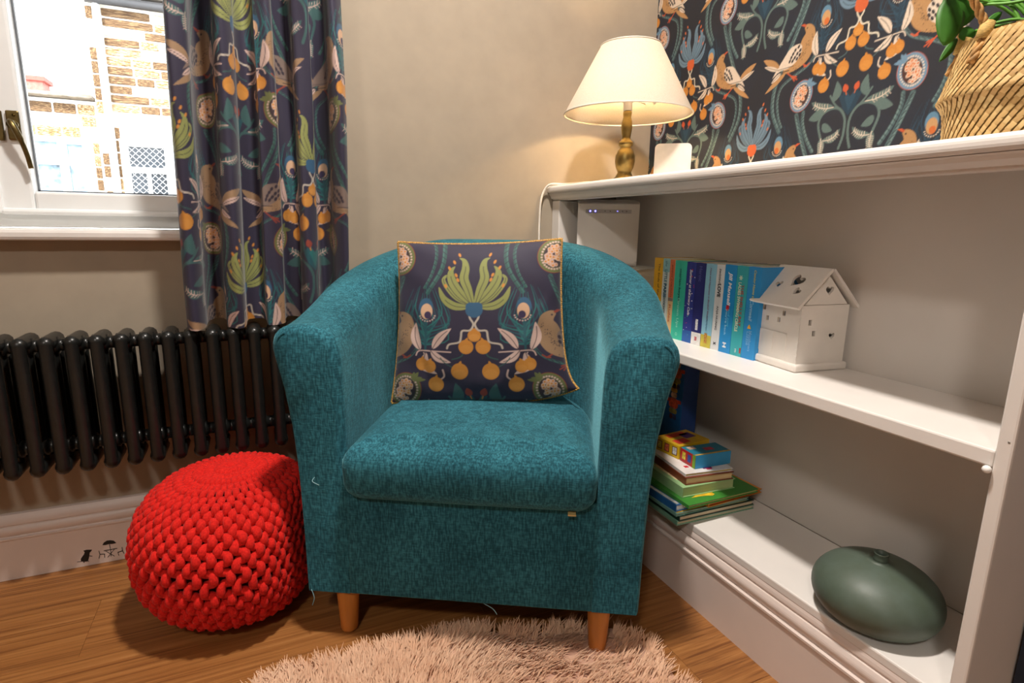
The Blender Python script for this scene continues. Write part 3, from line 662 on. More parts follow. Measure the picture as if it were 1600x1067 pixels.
cw = .2425; out = [(-cw, -.030), (-cw + .001, -.046), (-cw + .008, -.058)] + [(x, -.064 - .004 * math.cos(x * 6)) for x in np.linspace(-.222, .222, 20)] + [(cw - .008, -.058), (cw - .001, -.046), (cw, -.030)]
out += [(cw, y) for y in np.linspace(-.01, .2, 9)] + [(cw * math.cos(a), .205 + .236 * math.sin(a)) for a in np.linspace(.05, math.pi - .05, 24)] + [(-cw, y) for y in np.linspace(.2, -.01, 9)]
so = bm_obj('seat_cushion', cushion_slab(out, .318, .436, .046, .020), m_teal, chair, True)
tag(boxo('care_label', .19, .205, -.052, -.036, .318, .3205, pm('#d8b878', .6), chair), 'small cream care label')
m_leg = pm('#c07a36', .35, var=.08, vs=40, scale=(1, 1, .15))
for (x, y, zb) in ((-.26, 0, 0), (.26, 0, .0), (-.2, .42, 0), (.2, .42, 0)):
    bm = bmesh.new(); lathe(bm, [(0, zb), (.013, zb), (.0165, zb + .003), (.018, zb + .008), (.0235, .10), (.0235, .108), (0, .108)], 24, Matrix.Translation((x, y, 0))); bm_obj('leg', bm, m_leg, chair, True)
for pts in ([(-.325, -.03, .108), (-.318, -.034, .092), (-.322, -.036, .076)], [(.03, -.028, .105), (.05, -.034, .098), (.058, -.036, .088)], [(-.30, -.04, .36), (-.29, -.07, .366), (-.275, -.075, .362)]):
    tube_o('loose_thread', [tuple(q) for q in smooth(pts, 5)], .0008, pm('#7fa9b0', .9), chair, 5)

# ------------------------------------------------------------------ scatter cushion
def cushion():
    n = 330; t = np.linspace(-1, 1, n); S_, T_ = np.meshgrid(t, t)          # S across, T up
    W2 = .208 - .020 * (T_ + 1) / 2; Hh = .186
    pin = lambda q: 1 - .055 * (1 - q ** 2)
    X = S_ * W2 * pin(T_); Z = T_ * Hh * (1 - .045 * (1 - S_ ** 2) * (T_ > 0) - .01 * (1 - S_ ** 2) * (T_ <= 0))
    Z = Z + .034 * np.clip(S_, 0, 1) ** 3 * np.clip(-T_, 0, 1) ** 3; X = X + .016 * np.clip(S_, 0, 1) ** 3 * np.clip(-T_, 0, 1) ** 4
    th = .062 * ((1 - S_ ** 2) * (1 - T_ ** 2)) ** .42
    wr = .0030 * np.sin(9 * S_ + 14 * T_) * (np.abs(S_) ** 2) + .004 * np.exp(-((T_ + .75) / .12) ** 2) * np.sin(7 * S_ + 1) + .003 * np.exp(-((S_ - T_ * .6 - .7) / .08) ** 2) - .003 * np.exp(-((S_ + .78 + .3 * T_) / .05) ** 2)
    edge = ((1 - S_ ** 2) * (1 - T_ ** 2)) ** .5
    Fp = np.stack([X, -(th + wr * edge), Z], -1); Bp = np.stack([X, th * .8, Z], -1)
    cols = sample(TILE_F, (X + .004) / 1.30, (Z - .030) / 1.12)
    bord = [Fp[0, i] for i in range(n)] + [Fp[i, -1] for i in range(n)] + [Fp[-1, i] for i in range(n - 1, -1, -1)] + [Fp[i, 0] for i in range(n - 1, -1, -1)]
    return Fp, Bp, cols, bord[::5]
Fp, Bp, cols, bord = cushion()
cuM = CHM @ frameM((-.022, .248, .625), (1, .03, .03), (0, math.cos(.17), -math.sin(.17)), (-.045, math.sin(.17), math.cos(.17)))
cus = thing('scatter_cushion', 'square navy cushion with birds and oranges print and gold rope edge on the armchair', 'cushion', mat=cuM)
me_obj('front_cover', grid_mesh('front_cover', Fp, cols), m_cloth, cus, True); bpts = Bp[::6, ::6][:, ::-1]; me_obj('back_cover', grid_mesh('back_cover', bpts), pm('#2b2640', .8), cus, True)
m_gold = pm('#b58a45', .55, var=.35, vs=420)
bm = bmesh.new(); N = len(bord); pts = [Vector(p) for p in bord]; dense = []
for i in range(N):
    for k in range(4): dense.append(pts[i].lerp(pts[(i + 1) % N], k / 4))
M_ = len(dense)
for s in (0, 1):
    tw = []
    for i, p in enumerate(dense):
        a = i * 1.05 + s * math.pi; tg = (dense[(i + 3) % M_] - dense[i - 3]); tg = tg.normalized() if tg.length > 0 else Vector((1, 0, 0)); nn = Vector((0, 1, 0)); bb = tg.cross(nn)
        tw.append(p + (nn * math.cos(a) + bb * math.sin(a)) * .0018)
    tube(bm, tw, .0021, 5, True)
bm_obj('rope_piping', bm, m_gold, cus, True)

# ------------------------------------------------------------------ knitted pouf
pf = thing('knitted_pouf', 'round red chunky-knit pouf on the floor left of the armchair', 'pouf', (-.080, 1.297, 0))
m_red, nt, b = nodes('red cotton yarn'); v = coords(nt, (1, 1, 1)); L(nt, ramp(nt, noise(nt, v, 260, 2), [(.3, '#bd1511'), (.7, '#e0261c')]), b.inputs['Base Color']); b.inputs['Roughness'].default_value = .85; b.inputs['Sheen Weight'].default_value = .05; b.inputs['Specular IOR Level'].default_value = .2; bump(nt, b, noise(nt, v, 600, 2), .3, .001)
PA, PB = .191, .156
chI = CHM.inverted() @ Matrix.Translation((-.080, 1.297, 0))
def pouf_pt(th, t, off=0.0):
    e = .84; ph = t * math.pi; sp = math.sin(ph) ** e; cp = math.copysign(abs(math.cos(ph)) ** e, math.cos(ph))
    p = Vector(((PA + off) * sp * math.cos(th), (PA + off) * sp * math.sin(th), max(.010, PB + .004 + (PB + off) * cp)))
    q = chI @ p; lim = -.370
    if q.x > lim - .05:
        ov = q.x - (lim - .05); q.x = lim - .05 + .05 * (1 - math.exp(-ov / .05)); p = chI.inverted() @ q
    return p
core = bmesh.new(); nu, nv = 48, 24; rg = [[core.verts.new(pouf_pt(2 * math.pi * i / nu, min(.999, max(.001, j / nv)), -.012)) for i in range(nu)] for j in range(nv + 1)]
for j in range(nv):
    for i in range(nu): core.faces.new((rg[j][i], rg[j + 1][i], rg[j + 1][(i + 1) % nu], rg[j][(i + 1) % nu]))
bm_obj('inner_cover', core, pm('#7a0c0a', .9), pf, True)
bm = bmesh.new(); NM, NS = 42, 15; per = .976 / NS; dth = 2 * math.pi / NM
for i in range(NM):
    pts, rad_ = [], []; steps = NS * 14; jit = random.uniform(0, 6.28); j2 = random.uniform(-.25, .25)
    for s in range(steps + 1):
        a = 2 * math.pi * s / 14; t = .004 + .984 * s / steps; sp = max(.03, math.sin(t * math.pi) ** .84)
        sq = math.tanh(1.7 * math.sin(a + j2)) / math.tanh(1.7)
        th = dth * (i + .33 * sq + .04 * math.sin(a * .37 + jit)); tt = t - .36 * math.sin(2 * (a + j2)) * per / (2 * math.pi)
        pts.append(pouf_pt(th, min(.995, max(.002, tt)), .0015 - .0035 * math.cos(2 * (a + j2)) + .0015 * math.sin(a)))
        rad_.append(.0088 * min(1, .40 + .75 * sp))
    tube(bm, pts, rad_, 7)
bm_obj('knitted_cover', bm, m_red, pf, True)

# ------------------------------------------------------------------ fluffy rug
RC = (.175, .55)
def rug_r(a): return .470 + .018 * math.sin(3 * a + 1) + .012 * math.sin(7 * a) + .10 * math.exp(-((a - .594) / .25) ** 2)
rug = thing('fluffy_rug', 'pale pink shaggy faux-fur rug in front of and under the armchair', 'rug', (*RC, 0))
ol = [(rug_r(a) * math.cos(a), rug_r(a) * math.sin(a)) for a in np.linspace(-math.pi, math.pi, 72, endpoint=False)]
m_pile = pm('#dcae92', .95, var=.10, vs=6, spec=.1); bm = bmesh.new(); plate(bm, ol, [], .008); bm_obj('backing', bm, pm('#c9a08a', .95, spec=.1), rug)
def pile(NT=5200, per=11):
    V, Fc = [], []; k = 0
    a = rng.uniform(-np.pi, np.pi, NT); rr = np.sqrt(rng.random(NT)); ra = np.array([rug_r(x) for x in a]) * rr * 1.0
    cx, cy = ra * np.cos(a), ra * np.sin(a); flow = .8 * np.sin(cx * 9 + 2) + .9 * np.cos(cy * 8) + a * .9
    n = NT * per; ti = np.repeat(np.arange(NT), per)
    bx = cx[ti] + rng.normal(0, .0055, n); by = cy[ti] + rng.normal(0, .0055, n); ang = flow[ti] + rng.normal(0, .35, n); ln = rng.uniform(.022, .044, n); ln *= 1 - .55 * ((bx + RC[0] - .58) ** 2 + (by + RC[1] - .84) ** 2 < .05 ** 2)
    tilt = rng.uniform(.3, .9, n) + .25 * (rr[ti] > .93); ox = np.where(rr[ti] > .95, a[ti] + rng.normal(0, .4, n), ang)
    dx, dy = np.cos(ox), np.sin(ox); w = rng.uniform(.0011, .0019, n)
    fx, fy = -np.sin(ox), np.cos(ox); pts = []
    for t, ww in ((0, 1), (.5, .85), (1, .15)):
        hx = ln * (t * np.sin(tilt) * (t * .6 + .4)); hz = .006 + ln * (t * np.cos(tilt) * (1 - .25 * t))
        # tips gather slightly to tuft centre
        gx = (cx[ti] - bx) * .45 * t; gy = (cy[ti] - by) * .45 * t
        for sg in (-1, 1): pts.append(np.stack([bx + gx + dx * hx + sg * fx * w * ww, by + gy + dy * hx + sg * fy * w * ww, hz], -1))
    P = np.stack(pts, 1)   # n,6,3
    base = (np.arange(n) * 6)[:, None]; F_ = np.concatenate([base + np.array([0, 1, 3, 2]), base + np.array([2, 3, 5, 4])], 0)
    me = bpy.data.meshes.new('pile'); me.vertices.add(n * 6); me.vertices.foreach_set('co', P.reshape(-1).astype(np.float32)); me.loops.add(F_.size); me.loops.foreach_set('vertex_index', F_.reshape(-1).astype(np.int32))
    me.polygons.add(len(F_)); me.polygons.foreach_set('loop_start', np.arange(0, F_.size, 4, dtype=np.int32)); me.polygons.foreach_set('loop_total', np.full(len(F_), 4, np.int32)); me.update(calc_edges=True)
    return me
m_hair, nt, b = nodes('rug hair'); v = coords(nt); L(nt, ramp(nt, noise(nt, v, 9, 3), [(.3, '#d9ab8a'), (.7, '#ecc8aa')]), b.inputs['Base Color']); b.inputs['Roughness'].default_value = .8; b.inputs['Specular IOR Level'].default_value = .15; b.inputs['Sheen Weight'].default_value = .2
tag(me_obj('pile', pile(), m_hair, rug), kind='stuff')

# ------------------------------------------------------------------ table lamp
LX, LY = .962, 1.382
lp = thing('table_lamp', 'lit brass table lamp with cream cone shade on the bookcase top', 'lamp', (LX, LY, ZT1))
m_br2 = pm('#93804f', .36, 1.0, var=.15, vs=35)
pf_ = [(0, 0), (.036, 0), (.038, .004), (.034, .010), (.025, .018), (.019, .030), (.020, .034), (.0245, .044), (.0275, .060), (.0265, .076), (.021, .089), (.0145, .096), (.0145, .099), (.0195, .103), (.0205, .108), (.0185, .113), (.0125, .117), (.0115, .124), (.0135, .136), (.0155, .150), (.0140, .164), (.0105, .177), (.0115, .183), (.0120, .190), (.0095, .194), (0, .194)]
bm = bmesh.new(); lathe(bm, pf_, 40); bm_obj('base', bm, m_br2, lp, True)
bm = bmesh.new(); lathe(bm, [(0, .194), (.0125, .194), (.0125, .215), (.015, .216), (.015, .232), (0, .232)], 24); hl = bm_obj('lampholder', bm, pm('#efe6d6', .4), lp, True)
bm = bmesh.new(); lathe(bm, [(.014, .226), (.026, .226), (.026, .229), (.014, .229), (.014, .226)], 32)
for k in range(3):
    a = 2 * math.pi * k / 3 + .6; tube(bm, [(.025 * math.cos(a), .025 * math.sin(a), .2275), (.09 * math.cos(a), .09 * math.sin(a), .2335), (.140 * math.cos(a), .140 * math.sin(a), .236)], .0016, 6)
bm_obj('shade_carrier', bm, pm('#efe6d6', .4), lp, True)
bm = bmesh.new(); plate(bm, [(-.006, -.002), (.006, -.002), (.006, .002), (-.006, .002)], [], .001, Matrix.Identity(4)); bm.free()
tube_o('shade_label', [(.030, -.030, .226), (.046, -.044, .222), (.052, -.050, .208)], .0035, pm('#e6dfcf', .6), lp, 6)
m_shade, nt, b = nodes('shade fabric'); nt.nodes.remove(b); df = nt.nodes.new('ShaderNodeBsdfDiffuse'); tl = nt.nodes.new('ShaderNodeBsdfTranslucent'); ms = nt.nodes.new('ShaderNodeMixShader'); ms.inputs[0].default_value = .32
v = coords(nt, (1, 1, 1)); cc = ramp(nt, noise(nt, v, 500, 2), [(.3, '#e4d8c6'), (.7, '#efe6d8')]); L(nt, cc, df.inputs[0]); L(nt, cc, tl.inputs[0]); L(nt, df.outputs[0], ms.inputs[1]); L(nt, tl.outputs[0], ms.inputs[2]); L(nt, ms.outputs[0], nt.nodes['Material Output'].inputs['Surface'])
SZ0, SZ1, SR0, SR1 = .184, .358, .174, .080
bm = bmesh.new(); lathe(bm, [(SR0, SZ0), (SR1, SZ1), (SR1 - .0012, SZ1), (SR0 - .0014, SZ0), (SR0, SZ0)], 72); bm_obj('lamp_shade', bm, m_shade, lp, True)
for r_, z_ in ((SR0, SZ0), (SR1, SZ1)):
    bm = bmesh.new(); tube(bm, [(r_ * math.cos(2 * math.pi * k / 72), r_ * math.sin(2 * math.pi * k / 72), z_) for k in range(72)], .0022, 6, True); bm_obj('shade_trim', bm, pm('#e9dfcf', .7), lp, True)
m_bulb, nt, b = nodes('bulb'); b.inputs['Base Color'].default_value = (1, .9, .7, 1); b.inputs['Emission Color'].default_value = (1, .70, .36, 1); b.inputs['Emission Strength'].default_value = 9
bm = bmesh.new(); lathe(bm, [(0, .232), (.012, .234), (.014, .245), (.022, .262), (.026, .282), (.022, .302), (.010, .312), (0, .314)], 24); bm_obj('bulb', bm, m_bulb, lp, True)
ll = lamp_light('lamp_glow', 'POINT', (LX, LY, ZT1 + .280), 28, (1.0, .68, .34), .03)
cab = [(LX - .034, LY + .012, ZT1 + .006), (LX - .06, LY + .05, ZT1 + .004), (LX - .075, LY + .10, ZT1 + .006), (.862, 1.545, ZT1 + .004), (.832, 1.575, ZT1 + .004), (.818, 1.588, ZT1 - .012), (.808, 1.592, .915), (.806, 1.594, .84), (.806, 1.594, .74), (.80, 1.594, .5), (.79, 1.594, .2)]
tube_o('power_cord', [tuple(q) for q in smooth(cab, 6)], .0032, pm('#efe8dc', .5), lp, 8, True)

# ------------------------------------------------------------------ small things on the top board
def rrect(w, h, r, n=6):
    o = []
    for cx, cy, a0 in ((w / 2 - r, h / 2 - r, 0), (-w / 2 + r, h / 2 - r, 90), (-w / 2 + r, -h / 2 + r, 180), (w / 2 - r, -h / 2 + r, 270)):
        o += [(cx + r * math.cos(math.radians(a0 + 90 * k / n)), cy + r * math.sin(math.radians(a0 + 90 * k / n))) for k in range(n + 1)]
    return o
wbx = thing('smart_speaker', 'plain white rounded square block standing beside the lamp', 'gadget', (1.03, 1.262, ZT1), math.radians(-40))
bm = bmesh.new(); plate(bm, rrect(.094, .098, .012), [], .022, frameM((0, .011, .049), (1, 0, 0), (0, 0, 1), (0, -1, 0))); bm_obj('casing', bm, pm('#eee6da', .45), wbx)
bm = bmesh.new(); plate(bm, rrect(.080, .084, .009), [], .002, frameM((0, .0125, .049), (1, 0, 0), (0, 0, 1), (0, -1, 0))); bm_obj('back_plate', bm, pm('#d8d0c6', .5), wbx)

# basket with plant
BSK = (1.032, .476)
bk = thing('seagrass_basket', 'woven seagrass belly basket with plaited handles on the bookcase top', 'basket', (*BSK, ZT1))
prof = [(.105, 0), (.107, .03), (.109, .050), (.112, .060), (.120, .070), (.116, .080), (.110, .105), (.103, .132), (.098, .152)]
def prof_at(s):
    x = s * (len(prof) - 1); i = min(int(x), len(prof) - 2); t = x - i; return prof[i][0] * (1 - t) + prof[i + 1][0] * t, prof[i][1] * (1 - t) + prof[i + 1][1] * t
bm = bmesh.new(); lathe(bm, [(0, .002)] + [(r - .004, z + .001) for r, z in prof] + [(prof[-1][0] - .008, prof[-1][1])] + [(r - .009, z + .004) for r, z in prof[::-1]] + [(0, .006)], 48); bm_obj('lining', bm, pm('#9a7a44', .9, var=.2, vs=60), bk, True)
cum = [0]
for (a, b_) in zip(prof[:-1], prof[1:]): cum.append(cum[-1] + math.hypot(b_[0] - a[0], b_[1] - a[1]))
def prof_len(l):
    l = max(0, min(cum[-1], l))
    for i in range(len(prof) - 1):
        if l <= cum[i + 1]: t = (l - cum[i]) / (cum[i + 1] - cum[i]); return tuple(prof[i][k] * (1 - t) + prof[i + 1][k] * t for k in (0, 1))
    return prof[-1]
cell = .0078; NA = 64; V, Fc, wcol = [], [], []
for j in range(int(cum[-1] / cell)):
    for i in range(NA):
        th0 = 2 * math.pi * (i + .5 * (j % 2)) / NA; l0 = (j + .5) * cell; up = (i + j // 2) % 2; tone = random.uniform(.75, 1.12)
        k = len(V)
        hw, hh = math.pi / NA * 1.28, cell * 1.0
        for (du, dv, o) in ((-1, -.35, .0006), (-.2, -1, .0008), (1, .35, .0020), (.2, 1, .0016), (0, 0, .0027)):
            r, z = prof_len(l0 + dv * hh * .85); th = th0 + du * hw * (1 if up else .8)
            V.append(((r + o) * math.cos(th), (r + o) * math.sin(th), z)); wcol.append(tone)
        Fc += [(k, k + 1, k + 4), (k + 1, k + 2, k + 4), (k + 2, k + 3, k + 4), (k + 3, k, k + 4)]
me = bpy.data.meshes.new('weave'); me.from_pydata(V, [], Fc); a_ = me.attributes.new('tone', 'FLOAT', 'POINT'); a_.data.foreach_set('value', wcol)
m_weave, nt, b = nodes('seagrass'); at = nt.nodes.new('ShaderNodeAttribute'); at.attribute_name = 'tone'; mp_ = nt.nodes.new('ShaderNodeMath'); mp_.operation = 'MULTIPLY_ADD'; L(nt, at.outputs['Fac'], mp_.inputs[0]); mp_.inputs[1].default_value = 2.4; mp_.inputs[2].default_value = -1.7
L(nt, ramp(nt, mp_.outputs[0], [(.0, '#b08a54'), (.5, '#c9a468'), (1, '#d8b97e')]), b.inputs['Base Color']); b.inputs['Roughness'].default_value = .7; v = coords(nt, (60, 60, 60)); bump(nt, b, noise(nt, v, 8, 2), .2)
tag(me_obj('weave', me, m_weave, bk, True), kind='stuff')
def braid(name, path, rad, par, mat):
    pts = [Vector(q) for q in smooth(path, 10)]; bm = bmesh.new()
    for s in range(3):
        tw = []
        for i, p in enumerate(pts):
            tg = (pts[min(i + 1, len(pts) - 1)] - pts[max(i - 1, 0)]).normalized(); nn = tg.orthogonal().normalized(); nn = Vector((0, 0, 1)).cross(tg).normalized() if abs(tg.z) < .95 else Vector((1, 0, 0)); bb = tg.cross(nn); a = i * .55 + s * 2.094
            tw.append(p + (nn * math.cos(a) + bb * math.sin(a) * .6) * rad)
        tube(bm, tw, rad * .72, 6)
    return bm_obj(name, bm, mat, par, True)
m_plait = pm('#b98d54', .75, var=.25, vs=90)
ax = math.atan2(-.60, -.75) + math.pi * 0   # towards the camera
def rim(a, dr=0, dz=0): return ((.099 + dr) * math.cos(a), (.099 + dr) * math.sin(a), .148 + dz)
a1, a2 = math.radians(116), math.radians(159)
p1, p2, Lv, up = Vector(rim(a1)), Vector(rim(a2)), Vector((-.018, .014, 0)), Vector((0, 0, 1)); o1, o2 = Vector(rim(a1, .013, -.034)), Vector(rim(a2, .015, -.036))
hnd = braid('handle', [o1, p1 + up * .004, p1 + Lv * .5 + up * .035, p1 + Lv * 1.3 + up * .07, p1.lerp(p2, .35) + Lv * 2.0 + up * .10, p1.lerp(p2, .7) + Lv * 2.2 + up * .098, p2 + Lv * 1.5 + up * .065, p2 + Lv * .5 + up * .03, p2 + up * .004, o2], .0042, bk, m_plait)
for a in (a1, a2):
    p0 = Vector(rim(a, .003, -.006)); p1 = Vector(rim(a, -.002, .016)); tube_o('handle_binding', [tuple(p0), tuple(p0.lerp(p1, .5)), tuple(p1)], .0088, m_weave if False else pm('#c2a05c', .75, var=.2, vs=200, scale=(1, 1, 8)), bk, 12)
a3, a4 = math.radians(-4), math.radians(28)
braid('handle', [rim(a3, .010, -.035), rim(a3, .004, .0), rim(a3, -.004, .04), rim(a3 + .22, -.02, .100), rim(a4 - .22, -.018, .10), rim(a4, .0, .03), rim(a4, .012, -.04)], .0042, bk, m_plait)
pt = thing('trailing_plant', 'green leafy houseplant growing out of the seagrass basket', 'plant', (BSK[0], BSK[1], ZT1 + .02))
m_leaf, nt, b = nodes('leaf'); v = coords(nt); L(nt, ramp(nt, noise(nt, v, 18, 2), [(.3, '#2a5c14'), (.7, '#3f7a20')]), b.inputs['Base Color']); b.inputs['Roughness'].default_value = .55; b.inputs['Subsurface Weight'].default_value = 0.0
bm = bmesh.new(); lathe(bm, [(0, 0), (.06, 0), (.075, .11), (.07, .11), (.068, .105), (0, .105)], 32); bm_obj('inner_pot', bm, pm('#5c4c3c', .8), pt, True)
bm = bmesh.new(); lathe(bm, [(.0675, .106), (.03, .111), (0, .112)], 24); bm_obj('soil', bm, pm('#2e231a', .95, var=.3, vs=60), pt, True)
inv = WM[pt].inverted()
def leaf_at(px, py, x, length, width, ang, yaw=0.0, cup=.18):
    c = inv @ Vector(onx((px, py), x)); n_ = 14; m_ = 7; fw = Vector((R[0, 0], R[1, 0], R[2, 0])); upv = Vector((-R[0, 1], -R[1, 1], -R[2, 1])); ou = -Vector((R[0, 2], R[1, 2], R[2, 2]))
    d = (fw * math.cos(ang) + upv * math.sin(ang) + ou * yaw).normalized(); s = d.cross(ou).normalized(); nn = s.cross(d)
    V, Fc = [], []
    for i in range(n_ + 1):
        t = i / n_; w = width / 2 * max(.02, math.sin(math.pi * t ** .85)) ** .62
        for j in range(m_):
            q = (j / (m_ - 1) - .5) * 2
            V.append(c + d * (t - .5) * length + s * q * w + nn * (-cup * w * q * q + .06 * length * math.sin(math.pi * t) + (.0012 if q == 0 else 0)))
    for i in range(n_):
        for j in range(m_ - 1): a = i * m_ + j; Fc.append((a, a + 1, a + m_ + 1, a + m_))
    o = mesh_obj('leaf', V, Fc, m_leaf, pt, True); md = o.modifiers.new('t', 'SOLIDIFY'); md.thickness = .0012
    return c + d * (-.5) * length
def stem(p0, p1, bendv=(0, 0, .02)):
    p0, p1 = Vector(p0), Vector(p1); mid = p0.lerp(p1, .5) + Vector(bendv); tube_o('stem', [tuple(q) for q in smooth([p0, mid, p1], 6)], .0022, pm('#5f9a34', .5), pt, 7)
root = Vector((0, 0, .11))
for (px, py, x, ln, w, ang) in ((1484, 32, .955, .075, .042, math.radians(258)), (1500, 10, .975, .085, .055, math.radians(240)), (1482, 78, .985, .045, .013, math.radians(232)), (1511, 53, .985, .026, .022, math.radians(200)), (1553, 29, .99, .030, .012, math.radians(40)), (1525, -14, 1.0, .06, .04, math.radians(150)), (1570, -35, 1.03, .07, .045, math.radians(60))):
    e = leaf_at(px, py, x, ln, w, ang); stem(root + Vector((random.uniform(-.02, .02), random.uniform(-.02, .02), 0)), e)
e1 = inv @ Vector(onx((1522, 7), .99)); e2 = inv @ Vector(onx((1640, -8), 1.0)); stem(e1, e2, (0, 0, -.004)); stem(root, e1, (0, 0, .03)); stem(e1, inv @ Vector(onx((1535, -40), 1.0)), (0, 0, 0))

# ------------------------------------------------------------------ router and flat books beneath it
def flat_book(name, label, cat, c, size, ang, z0, cover, pages='#e6dcc6', group=None, tilt=0, hard=True, art=None):
    """book lying flat: size (along, across, thickness); spine along its long side facing local -y"""
    lx, ly, t = size; b = thing(name, label, cat, (c[0], c[1], z0), ang, group); cm = pm(cover, .4, var=.03); k = .0022 if hard else .0012
    bm = bmesh.new(); box(bm, -lx / 2, lx / 2, -ly / 2, ly / 2, 0, k); box(bm, -lx / 2, lx / 2, -ly / 2, ly / 2, t - k, t); box(bm, -lx / 2, lx / 2, -ly / 2, -ly / 2 + k, k, t - k); bm_obj('cover', bm, cm, b)
    boxo('pages', -lx / 2 + .004, lx / 2 - .004, -ly / 2 + k, ly / 2 - .004, k, t - k, pm(pages, .9, var=.06, vs=300, scale=(.02, .02, 12)), b)
    return b
cx_, cy_ = .905, 1.335
fb2 = flat_book('flat_book', 'thick pale grey book lying flat at the bottom under the router', 'book', (.985, 1.42), (.20, .26, .083), math.radians(-62), ZS1, '#d2d0c8', group='books under the router')
fb1 = flat_book('flat_book', 'thick white book with red spine lettering lying flat under the router', 'book', (.985, 1.42), (.20, .26, .076), math.radians(-62), ZS1 + .084, '#ded8ca', group='books under the router')
text('spine_lettering', 'IRAN', pm('#a8402c', .6), fb1, (.045, -.1303, .042), (1, 0, 0), (0, 0, 1), .055, .013, .01)
boxo('spine_picture', -.02, .005, -.1305, -.1300, .040, .070, pm('#8a7a58', .7, var=.3, vs=120), fb1)
rt = thing('router', 'white upright broadband router with blue lights on the top bookcase bay', 'router', (.962, 1.452, ZS1 + .1605), math.radians(-33))
bm = bmesh.new(); plate(bm, rrect(.178, .190, .009), [], .036, frameM((0, .018, .095), (1, 0, 0), (0, 0, 1), (0, -1, 0))); bmesh.ops.bevel(bm, geom=[e for e in bm.edges if abs(e.verts[0].co.y - e.verts[1].co.y) < 1e-6 and e.verts[0].co.y < -.01], offset=.003, segments=2, affect='EDGES'); bm_obj('casing', bm, pm('#e9e2db', .35, var=.01), rt)
boxo('light_strip', -.066, .066, -.0186, -.0180, .154, .165, pm('#bdb8b6', .4), rt)
m_led, nt, b = nodes('blue led'); b.inputs['Emission Color'].default_value = (.15, .14, 1, 1); b.inputs['Emission Strength'].default_value = 6; b.inputs['Base Color'].default_value = (.1, .1, .8, 1)
for x, r_ in ((-.053, .0026), (-.038, .0026), (.026, .0010)): tube_o('status_light', [(x, -.0185, .160), (x, -.0192, .160)], r_, m_led, rt, 10)
for x in (-.010, .005, .040, .052): tube_o('indicator_icon', [(x, -.0185, .160), (x, -.0189, .160)], .002, pm('#8d8886', .4), rt, 8)

# ------------------------------------------------------------------ paperbacks standing on the shelf
SX = .955
bp = [(1016, 518), (1029, 522), (1039.4, 525), (1047, 528), (1064.8, 532), (1078.6, 537), (1093.5, 540), (1109.4, 544), (1121.8, 548), (1139.6, 553.5), (1157, 557), (1177, 562.5)]
yb = [float(onx(p, SX)[1]) for p in bp]
GB = 'paperbacks upright on the middle shelf'
